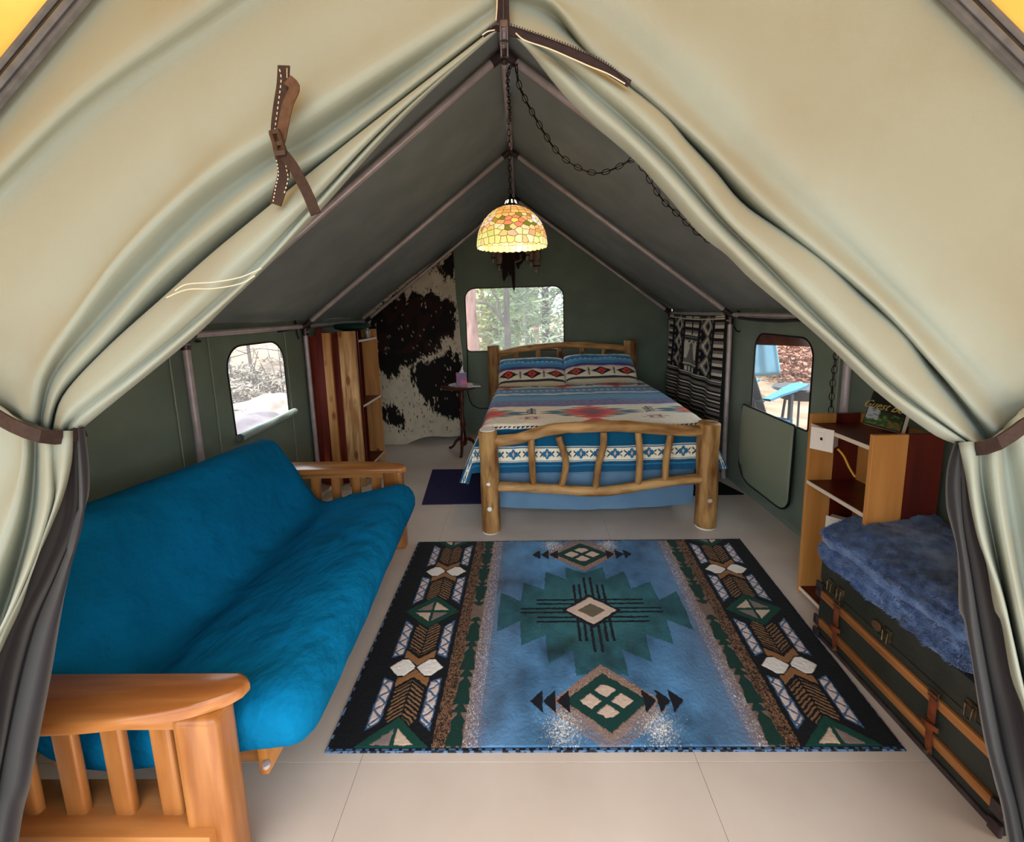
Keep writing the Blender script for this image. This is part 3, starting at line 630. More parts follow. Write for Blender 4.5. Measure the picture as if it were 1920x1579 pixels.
# ================================================ right bookcase
M_pine2 = wood('warm_pine', 'c98f4f', 'b57a3c', 2, 5, .5, .06); 
bs = thing('bookshelf', 'knee high open bookshelf of pine with dark red stripes behind the trunk', 'bookshelf', (1.72, 2.05, 0))
A0, A1, B0, B1 = 1.585, 1.855, 1.83, 2.27
panel2('side_panel', A0-.03, A1, B0, 0, 1.045, .5, .02, M_pine2, M_dred, bs, 1); panel2('side_panel', A0, A1, B1, 0, 1.03, .48, .02, M_pine2, M_dred, bs, 1)
for k, z in enumerate((.972, .655, .03)):
    b = MB(); b.box(((A0+A1)/2+.002, (B0+B1)/2, z), (A1-A0-.012, B1-B0-.022, .018)); s_ = b.build('shelf', M_dred, bs, smooth=False)
    b = MB(); b.box((A0-.001, (B0+B1)/2, z), (.006, B1-B0-.024, .019)); b.build('shelf_edge', M_edge, s_, smooth=False)
for k in range(3):
    b = MB(); b.box((A1-.008, B0+.076+k*.144, .52), (.014, .142, 1.02)); b.build('back_board', (M_pine2, M_dred, M_pine2)[k], bs, smooth=False)
b = MB(); b.box((A0+.03, B0-.03+.08, .0175), (.12, .12, .035)); 
Mw = mat('white_plastic', 'e4ddd4', .45)
for k, (Y, z0, px_, py_) in enumerate(((2.12, .86, 1541, 824), (2.14, .30, 1566, 988))):
    c_ = on_y(px_, py_, Y); ob = thing('outlet_box', ('white outlet box with square face plate under the top shelf', 'white outlet box low in the right bookshelf above the blanket')[k], 'outlet box', c_)
    R_ = Matrix.Rotation((-.95 if k == 0 else -.8), 3, 'Z')
    b = MB(); b.box(c_, (.10 if k == 0 else .085, .006, .115 if k == 0 else .10), R_, bev=.002); fp = b.build('face_plate', Mw, ob, smooth=False)
    b = MB(); b.box(c_+R_ @ Vector((.005, .045, -.005)), (.075, .075, .075), R_, bev=.003); b.build('box', mat('box_plastic', 'd5cbc2', .5), ob, smooth=False)
    b = MB(); b.box(c_+R_ @ Vector((-.005, -.004, 0)), (.036, .004, .07), R_, bev=.001); ins = b.build('socket', Mw, fp, smooth=False)
    b = MB(); b.box(c_+R_ @ Vector((0, -.007, .004)), (.010, .003, .014), R_); b.build('slot', M_black, fp, smooth=False)
b = MB(); b.tube(smoothline([on_y(1571, 842, 2.15), on_y(1582, 855, 2.12), on_y(1592, 876, 2.08), on_y(1603, 894, 2.03)], 16), .005, 8); o = b.build('yellow_cable', mat('yellow_cable', 'd9a441', .5)); tag(o, 'yellow electric cable hanging down below the upper outlet box', 'cable')
# guest book, propped up
gb = thing('guest_book', 'dark guest book with gold lettering and a landscape cover propped on the bookshelf', 'book', on_y(1660, 800, 1.99))
p00, p10, p11, p01 = on_y(1617, 793, 2.08), on_y(1690, 812, 1.88), on_y(1704, 764, 1.93), on_y(1639, 733, 2.13)
nn = (p10-p00).cross(p01-p00).normalized(); nn = nn if nn.y > 0 else -nn
b = MB(); b.prism([p00, p10, p11, p01], nn*.018); b.build('pages', mat('paper_edge', 'cfc6b4', .8), gb, smooth=False)
b = MB(); b.prism([p00-nn*.002, p10-nn*.002, p11-nn*.002, p01-nn*.002], nn*.002); cvb = b.build('cover', mat('black_cover', '151a16', .4), gb, smooth=False)
q = lambda u, v: p00.lerp(p10, u).lerp(p01.lerp(p11, u), v)-nn*.003
g = [[q(.03+.94*u/24, .03+.5*v/14) for v in range(15)] for u in range(25)]; P_ = [p for r in g for p in r]; cc = []
for u in range(25):
    for v in range(15):
        n_ = noise.noise(Vector((u*.35, v*.5, 2))); c = slin('2c4a24') if v < 8 else slin('1f3220')
        if u < 9 and v > 4+2*n_: c = slin('aab4ba') if n_ > -.2 else slin('6d7d84')
        elif u > 15 and v < 7: c = slin('8a5a34') if n_ > 0 else slin('46602c')
        elif n_ > .15: c = slin('5f7a3a')
        cc.append(c)
me = npmesh('cover_picture', [list(p) for p in P_], gridquads(25, 15), np.array(cc)); link('cover_picture', me, mat('printed_cover', 'ffffff', .4, attr='paint'), gb, smooth=False)
def text3d(name, body, c, ux, uy, size, m, parent, ext=.0008, font=None):
    cu = bpy.data.curves.new(name, 'FONT'); cu.body = body; cu.size = size; cu.extrude = ext; cu.align_x = 'CENTER'; cu.align_y = 'CENTER'; cu.shear = .35; cu.resolution_u = 3
    ob = bpy.data.objects.new('tmp', cu); COL.objects.link(ob); bpy.context.view_layer.update(); dg = bpy.context.evaluated_depsgraph_get()
    me = bpy.data.meshes.new_from_object(ob.evaluated_get(dg)); bpy.data.objects.remove(ob)
    ux = ux.normalized(); uz = ux.cross(uy).normalized(); uy = uz.cross(ux)
    me.transform(Matrix(((ux.x, uy.x, uz.x, c.x), (ux.y, uy.y, uz.y, c.y), (ux.z, uy.z, uz.z, c.z), (0, 0, 0, 1)))); me.name = name
    return link(name, me, m, parent, smooth=False)
text3d('lettering', 'Guest Book', q(.55, .70)-nn*.001, p10-p00, p01-p00, .055, mat('gold_foil', 'cdb56a', .35, metal=.4), gb)
# ================================================ steamer trunk
M_tr = mat('dark_green_fibre', '23261f', .6, '2f3029', 6, bump=.25, bscale=60, spec=.4)
M_slat = wood('trunk_slat', 'a9713f', '7d4c26', 1, 8, .5, .15)
M_lea = mat('red_brown_leather', '5d2c1c', .45, '7a4026', 18, bump=.2, bscale=50)
M_brass = mat('tarnished_brass', '857358', .4, '55493a', 40, metal=.8)
tr = thing('steamer_trunk', 'old dark green steamer trunk with wooden slats and leather straps', 'trunk', (1.7, 1.55, 0))
TX0, TX1, TY0, TY1, TH = 1.475, 1.93, 1.12, 1.95, .40
b = MB(); b.box(((TX0+TX1)/2, (TY0+TY1)/2, .14), (TX1-TX0, TY1-TY0, .28), bev=.006); b.build('body', M_tr, tr)
b = MB(); b.box(((TX0+TX1)/2, (TY0+TY1)/2, .342), (TX1-TX0+.006, TY1-TY0+.006, .12), bev=.012); b.build('lid', M_tr, tr)
for z in (.232, .085):
    b = MB(); b.box((TX0-.007, (TY0+TY1)/2, z), (.016, TY1-TY0, .036), bev=.004); b.build('wood_slat', M_slat, tr)
for y in (TY0+.012, TY1-.012):
    for z in (.02, .265, .085, .232): b = MB(); b.box((TX0-.012, y, z), (.012, .035, .042 if z in (.02, .265) else .046), bev=.003); b.build('metal_corner', M_fit, tr)
b = MB(); b.box((TX0-.004, (TY0+TY1)/2, .012), (.012, TY1-TY0, .022), bev=.003); b.build('bottom_edging', M_fit, tr)
for y in (1.80, 1.34):
    for k, (z0, z1, w) in enumerate(((.27, .16, .026), (.16, .04, .022))):
        b = MB(); P_ = smoothline([Vector((TX0-.022, y+.004, z0)), Vector((TX0-.03, y-.004, (z0+z1)/2)), Vector((TX0-.019, y+.006*(1-k), z1))], 8)
        b.ribbon([p+Vector((0, -w/2, 0)) for p in P_], [p+Vector((0, w/2, 0)) for p in P_], (-.004, 0, 0)); b.build('leather_strap', M_lea, tr)
    b = MB(); b.ribbon([Vector((TX0-.028, y-.03, .165)), Vector((TX0-.036, y, .16)), Vector((TX0-.028, y+.03, .15))], [Vector((TX0-.028, y-.03, .145)), Vector((TX0-.036, y, .14)), Vector((TX0-.028, y+.03, .13))], (-.003, 0, 0)); b.build('strap_keeper', M_lea, tr)
    b = MB(); b.tube([(TX0-.03, y-.018, .285), (TX0-.03, y+.018, .285), (TX0-.03, y+.018, .255), (TX0-.03, y-.018, .255)], .003, 6, closed=True); b.tube([(TX0-.03, y-.018, .27), (TX0-.03, y+.018, .27)], .002, 6); b.build('buckle', M_brass, tr)
    b = MB(); b.tube([(TX0-.02, y, .045), (TX0-.034, y, .04)], .007, 10); b.build('stud', M_brass, tr)
for y in (1.87, 1.81, 1.56, 1.24):
    b = MB(); b.box((TX0-.008, y, .315), (.008, .035, .05), bev=.002); h_ = b.build('latch', M_brass, tr)
    b = MB(); b.tube([(TX0-.018, y-.012, .33), (TX0-.018, y+.012, .33), (TX0-.02, y+.010, .285), (TX0-.02, y-.010, .285)], .0028, 6, closed=True); b.build('hasp', M_brass, h_)
b = MB(); b.lathe([(0, -.004), (.02, -.003), (.022, .003), (0, .004)], (0, 0, 0), 16)
for v in b.bm.verts: v.co = Matrix.Rotation(PI/2, 3, 'Y') @ v.co + Vector((TX0-.012, 1.61, .315))
b.build('lock_plate', mat('copper_plate', '7a5a44', .4, metal=.6), tr)
# ================================================ fluffy blue blanket on the trunk
M_fl = mat('blue_fleece', '6580ac', .95, '3c5684', 26, bump=.6, bscale=90, sheen=.3)
def fleece(u, v):
    """closed rounded slab, folded; u around, v along y"""
    y = 1.20+.78*v; e = 1-abs(2*v-1)**6; hx = .225*(.55+.45*e**.5); hz = .125*(.35+.65*e**.5)
    c, s = math.cos(u), math.sin(u); px_ = hx*(abs(c)**.55)*(1 if c > 0 else -1); pz_ = hz*(abs(s)**.7)*(1 if s > 0 else -1)
    drop = -.035*max(0, -c)**2*(1 if s < 0.2 else 0)-.10*max(0, -c)*v*v*max(0, s)
    lean = .07*max(0, c)*v
    x = 1.665+px_-.02*v; z = .405+.115+pz_*1.0+lean+drop+.02*math.sin(v*9+1)*max(0, s)
    d = Vector((c, 0, s)); fold = .018*math.exp(-((s-.25-.2*math.sin(v*5))/.13)**2)
    n = .022*noise.noise(Vector((x*7, y*7, z*7)))+.008*noise.noise(Vector((x*22, y*22, z*22)))-fold
    return Vector((x, y, z))+d*n
b = MB(); NU, NV = 96, 80
b.grid([[fleece(2*PI*j/NU, max(.0, min(1, i/NV))) for j in range(NU)] for i in range(NV+1)], close_v=True)
bl = b.build('fleece_blanket', M_fl); tag(bl, 'fluffy blue fleece blanket folded on top of the trunk', 'blanket')
a_ = bl.data.attributes.get('sharp_edge')
if a_: bl.data.attributes.remove(a_)
vv = []; ff = []; rnd = random.Random(3)
for k in range(60000):
    u = rnd.random()*2*PI; v = .01+.98*rnd.random(); p = fleece(u, v); e_ = .002; du = (fleece(u+.02, v)-p); dv = fleece(u, v+.004)-p; n = dv.cross(du)
    if n.length < 1e-9: continue
    n.normalize()
    if n.dot(Vector((math.cos(u), 0, math.sin(u)))) < 0: n = -n
    if n.z < -.5: continue
    clump = Vector((noise.noise(p*30), noise.noise(p*30+Vector((9, 0, 0))), noise.noise(p*30+Vector((0, 9, 0)))))
    d = (n+clump*1.3+Vector((rnd.uniform(-.4, .4), rnd.uniform(-.4, .4), rnd.uniform(-.5, .2)))).normalized()*rnd.uniform(.008, .019)
    t = d.orthogonal().normalized()*.0013; i = len(vv); vv += [p-t, p+t, p+d]; ff.append((i, i+1, i+2))
me = bpy.data.meshes.new('fleece_pile'); me.from_pydata(vv, [], ff); o = link('fleece_pile', me, M_fl, bl); o['kind'] = 'stuff'
# ================================================ woven patterns painted vertex by vertex
def vnoise(x, y, s=0, oct=3):
    """smooth value noise on numpy arrays, about -1..1"""
    out = 0; a = 1; tot = 0
    for o in range(oct):
        r = np.random.RandomState(100+s+o).rand(256, 256)*2-1
        xi = np.floor(x).astype(int); yi = np.floor(y).astype(int); fx = x-xi; fy = y-yi; fx = fx*fx*(3-2*fx); fy = fy*fy*(3-2*fy)
        g = lambda i, j: r[(xi+i) % 256, (yi+j) % 256]
        out = out+a*((g(0, 0)*(1-fx)+g(1, 0)*fx)*(1-fy)+(g(0, 1)*(1-fx)+g(1, 1)*fx)*fy); tot += a; a *= .5; x = x*2.03+7; y = y*2.03+3
    return out/tot
def inpoly(x, y, P):
    c = np.zeros(x.shape, bool); n = len(P); j = n-1
    for i in range(n):
        xi, yi = P[i]; xj, yj = P[j]
        c ^= ((yi > y) != (yj > y)) & (x < (xj-xi)*(y-yi)/((yj-yi) or 1e-12)+xi); j = i
    return c
def put(C, m, col): C[m] = slin(col) if isinstance(col, str) else col
# ---- rug
rc = [on_z(610, 1412), on_z(1697, 1408), on_z(1387, 1012), on_z(785, 1018)]
RW, RD = 2.15, 1.40
nu, nv = 861, 561
uu, vv_ = np.meshgrid(np.linspace(0, 1, nu), np.linspace(0, 1, nv))
ju = uu+vnoise(uu*160, vv_*100, 1, 2)*.0016; jv = vv_+vnoise(uu*160, vv_*100, 5, 2)*.0024
C = np.zeros((nv, nu, 3)); Hh = np.zeros((nv, nu))
rs = np.random.RandomState(4).rand(nv, nu)
X = np.where(ju > .507, 1.014-ju, ju); b_ = np.abs(jv-.51); sgn = np.where(jv > .51, 1, -1)
mot = vnoise(uu*9, vv_*6, 20, 4); mot2 = vnoise(uu*40, vv_*22, 27, 2)
C[:] = slin('4a77a0')
C *= (1+1.0*mot+.35*mot2)[..., None]
grad = np.clip((.36-X)/.10, 0, 1)[..., None]*.35; C[:] = C*(1-grad)+slin('7d93b0')*grad
teal = [(.507, .735), (.455, .78), (.453, .695), (.398, .748), (.393, .631), (.338, .676), (.333, .561), (.280, .614), (.277, .51), (.280, .406), (.333, .459), (.338, .344), (.393, .389), (.398, .272), (.454, .325), (.453, .221), (.52, .25), (.52, .77)]
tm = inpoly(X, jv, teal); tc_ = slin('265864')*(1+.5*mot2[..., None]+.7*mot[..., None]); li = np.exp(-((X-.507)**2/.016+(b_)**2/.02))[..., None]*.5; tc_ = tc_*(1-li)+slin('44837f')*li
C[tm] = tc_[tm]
# tan speckled halo and green lozenges, arrows
for cy in (.137, .877):
    dx = np.abs(ju-.507); dy = np.abs(jv-cy); d = dx/.105+dy/.128
    side_ = (sgn*(jv-cy)) > -.02
    halo = (np.abs(jv-cy) < .14) & (d < 1.0); put(C, halo & (rs > .1), '9c7d6d'); put(C, halo & (rs > .93), '3a3030'); put(C, halo & (rs < .08), 'd8cfc8')
    out_ = (sgn*(jv-cy) > 0.02) & (dx < .145) & (dx > .0) & (d > .8); fall = np.exp(-((dx-.085)/.028)**2-((np.abs(jv-cy)-.08)/.05)**2)
    put(C, out_ & (d < 1.25) & (rs > .35), '8e7f80'); put(C, out_ & (rs < fall*.62), 'e6e8ea')
    d2 = dx/.0805+dy/.094; put(C, d2 < 1, '0f3d38'); d3 = dx/.052+dy/.060
    q = (d3 < 1) & (np.abs((ju-.507)/.052-(jv-cy)/.060) > .17) & (np.abs((ju-.507)/.052+(jv-cy)/.060) > .17) & (dy < .052)
    put(C, q, 'd9bfae')
    for t0 in (.359, .384, .411):
        m = (X > t0) & (X < t0+.025) & (dy < (X-t0)/.025*.037); put(C, m, '10121c')
# centre sun
for off, ln in ((.058, .134), (.036, .134), (.0105, .174)): put(C, (np.abs(b_-off) < .0042) & (np.abs(ju-.507) < ln), '0f1420')
for off, ln in ((.038, .150), (.0235, .150), (.0085, .198)): put(C, (np.abs(np.abs(ju-.509)-off) < .0033) & (b_ < ln), '0f1420')
dd = np.abs(ju-.507)/.072+b_/.090; put(C, dd < 1, '15141f'); dd = np.abs(ju-.507)/.0625+b_/.073; put(C, dd < 1, 'dcc3b3'); dd = np.abs(ju-.507)/.034+b_/.037; put(C, dd < 1, '6e6450')
# pale speckle, arrows column, brown speckle, black edge
ps = np.clip((.285-X)/.05, 0, 1); m = (X < .285) & (rs < ps); put(C, m, '8a7a82'); put(C, (X < .268) & (X > .236) & (rs > .80), 'd8d6da'); put(C, (X < .252) & (rs < .5), '85726c')
put(C, X < .240, '7c675c'); m = (X < .212); put(C, m, '8d6a50'); put(C, m & (np.random.RandomState(9).rand(nv, nu)+.3*vnoise(uu*300, vv_*200, 31, 1) < .48), '231a18')
ph = np.mod(b_-.028, .118)/.118; hw = np.where(ph < .20, .004+.055*ph, np.where(ph < .27, .004, np.where(ph < .42, .004+.06*(ph-.27), .0135-.002*np.sin((ph-.4)*9))))
put(C, (np.abs(X-.2255) < hw) & (b_ > .03), '10372f')
put(C, X < .186, '0b0d13'); 
wx = X
for cv in (.257, .757):
    s = np.abs(jv-cv); du = np.abs(wx-.1165); s0 = np.abs(vv_-cv); uX = np.where(uu > .507, 1.014-uu, uu)
    # blue strips with cream triangles
    for x0, x1 in ((.0560, .0795), (.1530, .1765)):
        xm = (x0+x1)/2; edge = .036+np.abs(wx-(x0 if x0 < .1 else x1))*(.9 if True else 0)*.7
        outer = .208+np.where(x0 < .1, -(wx-x0), -(x1-wx))*1.25
        st_ = (wx > x0) & (wx < x1) & (s > edge) & (s < outer); put(C, st_, '43678f')
        tt = (s-.040)/.021; w = (wx-x0-.0028)/(x1-x0-.0056); zig = np.abs(np.mod(tt, 2)-1); zig = zig if x0 < .1 else 1-zig
        put(C, st_ & (w > .0) & (w < 1) & (np.abs(zig-w) > .15) & (s < outer-.006) & (s > edge+.006), 'dfcdc6')
    # feather chevrons
    ctr = (wx > .0835) & (wx < .1495); c = s-1.1*du+.012
    put(C, ctr & (c > .006) & (c < .046) & (s > .004), '9a6b42')
    str_ = ctr & (c > .058) & (s < .168+1.1*(.033-du)*1.5) & (du > .0012) & (du < .029)
    put(C, str_ & (np.mod(c, .0135) < .0068), '94704f')
    for hx in (.0880, .1450):
        a_ = np.abs(uX-hx); put(C, (a_/.0335+s0/.043 < 1) & (s0 < .037), '0b0d13'); put(C, (a_/.0285+s0/.041 < 1) & (s0 < .031), 'f6f1ea')
for cv in (.0065, .5105, 1.0145):
    dx = np.abs(wx-.1135); dy = np.abs(jv-cv); d2 = dx/.0675+dy/.084; put(C, d2 < 1.06, '0b0d13'); put(C, d2 < 1, '0f4438')
    d3 = dx/.045+dy/.056; q = (d3 < 1) & (dx > .0035) & (dy > .006); alt = ((wx > .1135) ^ (jv > cv))
    put(C, q & alt, '8b7c78'); put(C, q & ~alt, 'd8bfaa')
rim = (uu < .006) | (uu > .994) | (vv_ < .008) | (vv_ > .992); put(C, rim, '131722')
dash = np.mod(np.floor(uu*170)*7.3, 3.1) < 1.7; put(C, (vv_ < .007) & dash, '4d6f95'); put(C, (uu < .004) & (np.mod(np.floor(vv_*90)*5.1, 3) < 1), '6d8fb5')
lum = C.sum(-1); e = np.abs(np.diff(lum, axis=0, prepend=lum[:1]))+np.abs(np.diff(lum, axis=1, prepend=lum[:, :1]))
Hh = .009-.0022*np.clip(e*5, 0, 1)+.0012*vnoise(uu*220, vv_*140, 40, 2); Hh[rim] = .004
rcn = np.array([[p.x, p.y] for p in rc]); U = uu[..., None]; V_ = vv_[..., None]
XY = rcn[0]*(1-U)*(1-V_)+rcn[1]*U*(1-V_)+rcn[2]*U*V_+rcn[3]*(1-U)*V_
P = np.concatenate([XY, (Hh+.002)[..., None]], -1).reshape(-1, 3)
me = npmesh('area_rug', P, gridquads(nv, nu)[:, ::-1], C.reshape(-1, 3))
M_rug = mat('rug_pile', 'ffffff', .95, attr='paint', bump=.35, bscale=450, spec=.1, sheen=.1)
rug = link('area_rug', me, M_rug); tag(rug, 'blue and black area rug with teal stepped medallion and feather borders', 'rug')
b = MB(); cs = [Vector((p.x, p.y, .0035)) for p in rc]; b.tube([cs[0], cs[1], cs[2], cs[3]], .004, 6, closed=True); b.build('rug_binding', mat('rug_binding', '1a1d28', .8, '5c7ba0', 40, mixlo=.5, mixhi=.52), rug)
# ---- plain dark blue floor mat
mc = [on_z(791, 947), on_z(912, 945), on_z(915, 881), on_z(811, 882)]
b = MB(); b.prism([Vector((p.x, p.y, .001)) for p in mc], (0, 0, .009)); o = b.build('floor_mat', mat('indigo_mat', '2c2650', .9, '251f45', 60, bump=.6, bscale=300), smooth=False); tag(o, 'plain dark indigo floor mat on the left side of the bed', 'mat')
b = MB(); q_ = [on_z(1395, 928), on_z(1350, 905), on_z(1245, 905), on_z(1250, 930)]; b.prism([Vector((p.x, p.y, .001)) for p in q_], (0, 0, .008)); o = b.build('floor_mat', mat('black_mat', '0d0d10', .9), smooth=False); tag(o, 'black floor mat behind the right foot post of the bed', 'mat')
# ---- duvet
def star(a, s, c0, s0, hw, hh):
    """stepped lozenge distance"""
    A_ = np.abs(a-c0)/hw; S_ = np.abs(s-s0)/hh; st_ = np.floor(A_*6)/6; return st_+S_, A_
def duvet_paint(a, s):
    """a across the bed in m (0 = middle), s along from the foot edge (+ towards the pillows, - hanging)"""
    C = np.zeros(a.shape+(3,)); C[:] = slin('e6dcc8')
    m = s > .53
    put(C, m, '4f8fbd'); put(C, (s > .53) & (s < .60), '5a5a9a'); put(C, (s > .60) & (s < .72), '6a6aa0'); put(C, (s > .60) & (s < .72) & (np.sin(a*60)*np.sin(s*90) > .1), '4a4f86'); put(C, (s > .625) & (s < .70) & (np.abs(np.mod(a*14, 1)-.5)+np.abs(s-.66)/.06 < .38), '8a6a9a')
    put(C, (s > .74) & (s < .755), '2f4f88'); put(C, (s > .80) & (s < .92), '5b9bc6'); put(C, (s > .82) & (s < .90) & (np.mod(a*22+np.floor(s*70)*.5, 1) < .42), '3f7fb4')
    put(C, (s > .955) & (s < .99), '2f6da4'); w = .5+.5*np.sin(a*38); put(C, (s > 1.02) & (s < 1.07+.03*w), 'dfe6ec'); put(C, (s > 1.045) & (s < 1.06) & (w > .3), '5b9bc6')
    put(C, (s > 1.13) & (s < 1.20), '4585b8'); put(C, (s > 1.20) & (s < 1.28) & (np.mod(a*16, 1) < .5), '9fc2dc'); put(C, (s > 1.34) & (s < 1.37), '3a5a8e')
    m2 = s > 1.40; put(C, m2, 'e9e4de')
    def motif(c0, s0, hw, hh, flip=1):
        A_ = np.abs(a-c0)/hw; S_ = (s-s0)/hh
        def teeth_(k, w, tooth, lim=1.0):
            q = S_*k; bnd = np.abs(np.floor(q)+.5)/k; fr_ = np.abs(2*(q-np.floor(q))-1); return (A_ < w*np.clip(1-bnd/lim, 0, 1)+tooth*(.5-fr_)) & (bnd < lim)
        put(C, teeth_(3.5, 1.05, .26, .95), '1f5a6c'); put(C, teeth_(3.5, .72, .16, .9), '2f7f86')
        put(C, teeth_(3.5, .60, .22, 1.12), 'e4661e'); put(C, teeth_(3.5, .50, .20, 1.05), 'd42e18'); put(C, teeth_(4.5, .34, .12, .8), 'b01c1c'); put(C, teeth_(5, .22, .08, .5), '701c2c')
        put(C, (S_ < -1.0) & (S_ > -1.42) & (A_ < (-.92-S_)*.55), 'c8342a')
    def twig(c0, s0, L):
        d = np.abs(s-s0); k = np.abs(a-c0); put(C, (d < L) & (k < .008), '1c1c24')
        for t in (-.7, -.25, .25, .7): put(C, (np.abs(s-s0-t*L+k*.7) < .012) & (k < .038), '1c1c24')
    def hour(c0, s0):
        k = np.abs(a-c0); d = np.abs(s-s0); put(C, (d < k*.62+.002) & (k < .045) , '8e2230'); put(C, (d < .006) & (k < .10), '8e2230'); put(C, (np.abs(d-.038) < .006) & (k < .06), '8e2230')
    for c0 in (-.92, 0, .92): motif(c0+.03, .315, .42, .19)
    for c0 in (-.46, .50): twig(c0, .37, .085); hour(c0, .14)
    for c0 in (-.72, -.12, .45, 1.0): motif(c0, 1.56, .28, .13)
    for c0 in (-.42, .17, .73): twig(c0, 1.55, .06)
    # edge: thin zigzag then teal
    put(C, (s < -.07), '0d5070'); put(C, (s < -.045) & (s > -.07) & (np.mod(a*30, 1) < (s+.07)/.025), '1a1c24')
    bd = (s < -.205) & (s > -.325); put(C, bd, 'e8dfc9'); put(C, (s < -.212) & (s > -.218), '1f5f80'); put(C, (s < -.312) & (s > -.318), '1f5f80')
    f = np.mod(a/.125+.3, 1)-.5; g = np.abs(s+.265)/.040; fa = np.abs(f)*.125
    put(C, bd & (np.floor(fa/.008)*.008/.042+np.floor(g*4)/4 < .85), '23678f'); put(C, bd & (fa/.010+g*1.6 < .8), 'e0b090')
    fr2 = np.abs(np.abs(f)-.5)*.125; k2 = np.abs(s+.265); put(C, bd & (np.abs(fr2/.030+k2/.030-1) < .22) & (fr2 > .006) & (k2 > .006), '221e28')
    put(C, (s < -.325), '1a5072'); put(C, (s < -.35) & (s > -.36), '2f7598')
    return np.clip(C*1.18, 0, .93)*(1+.08*vnoise(a*60, s*60, 50, 2))[..., None]*(1+.05*vnoise(a*250, s*250, 55, 1))[..., None]
na, ns = 430, 460
A, S = np.meshgrid(np.linspace(-1.26, 1.18, na), np.linspace(-.405, 1.86, ns))
HWB = .775; cxb = .575
def drape(e, h0, bulge):
    """overhang distance e -> outwards, down"""
    r = .07; q = r*PI/2; t = np.clip(e/r, 0, PI/2)
    o = np.where(e < 0, 0, r*np.sin(t)); d = np.where(e < 0, 0, r*(1-np.cos(t))); ex = np.clip(e-q, 0, None); return o+bulge*ex, d+ex*.97
ea = np.abs(A)-HWB; es = -S
oa, da = drape(ea, 0, .44); os_, ds = drape(es, 0, .10)
cn = (ea > 0) & (es > 0)
x = np.where(np.abs(A) < HWB, A, np.sign(A)*(HWB+oa)); y = np.where(S > 0, S, -os_*.55)
dz = np.maximum(da, ds)
x = np.where(cn, np.sign(A)*(HWB+oa*np.clip(1.15-es/.9, .6, 1)), x)
z = .775-dz+.010*vnoise(A*3+9, S*3+9, 60, 3)+.004*vnoise(A*11+9, S*11+9, 63, 2)+.02*np.exp(-((S-.9)**2)/.5)
x = x+.018*vnoise(S*5+9, A*2+9, 66, 2)*np.clip(da/.1, 0, 1)*np.sign(A)
y = y+.012*vnoise(A*6+9, S*2+9, 69, 2)*np.clip(ds/.1, 0, 1)
z = np.maximum(z, .33+.05*vnoise(A*5+9, S*5+9, 61, 2)); Px = cxb+x+.02*y; Py = 3.125+y
P = np.stack([Px, Py, z], -1).reshape(-1, 3)
M_duv = mat('duvet_cloth', 'ffffff', .92, attr='paint', bump=.3, bscale=240, spec=.08, sheen=.25)
o = link('duvet', npmesh('duvet', P, gridquads(ns, na), duvet_paint(A, S).reshape(-1, 3)), M_duv)
md = o.modifiers.new('t', 'SOLIDIFY'); md.thickness = .012; md.offset = -1
tag(o, 'thick duvet with blue stripes and red star motifs spread over the bed', 'duvet')
# ---- pillows
def pillow_paint(a, v):
    C = np.zeros(a.shape+(3,)); C[:] = slin('3f86b4'); put(C, v > .93, 'a04050'); put(C, (v > .85) & (v < .93), 'dfe3ea'); put(C, (v > .74) & (v < .77), '1f5f8f'); put(C, (v > .62) & (v < .70), '5f9fc6')
    put(C, (v > .70) & (v < .715) & (np.mod(a*14, 1) < .5), 'd8e4ee'); put(C, (v > .44) & (v < .52), '4a3f78'); put(C, (v > .40) & (v < .44), 'd0a8b0')
    m = v < .40; put(C, m, 'd9ccb4')
    for c0 in (.15, .5, .85):
        k = np.abs(a-c0); d = np.abs(v-.25)/.13; put(C, (np.floor(k/.018)*.018/.14+d < .95), '16181e'); put(C, np.floor(k/.012)*.012/.09+d < .75, 'c8442e'); put(C, k/.04+d < .5, '8a1f2c')
    for c0 in (.325, .675): k = np.abs(a-c0); put(C, (k < .008) & (np.abs(v-.25) < .12), '17171f'); put(C, (np.abs(np.mod((v-.25)*18, 1)-.5) < .2) & (k < .02) & (np.abs(v-.25) < .1), '17171f')
    put(C, (v < .10), '2b3038'); put(C, v < .05, 'b9a888')
    return np.clip(C*1.12, 0, .93)*(1+.08*vnoise(a*60, v*40, 80, 2))[..., None]
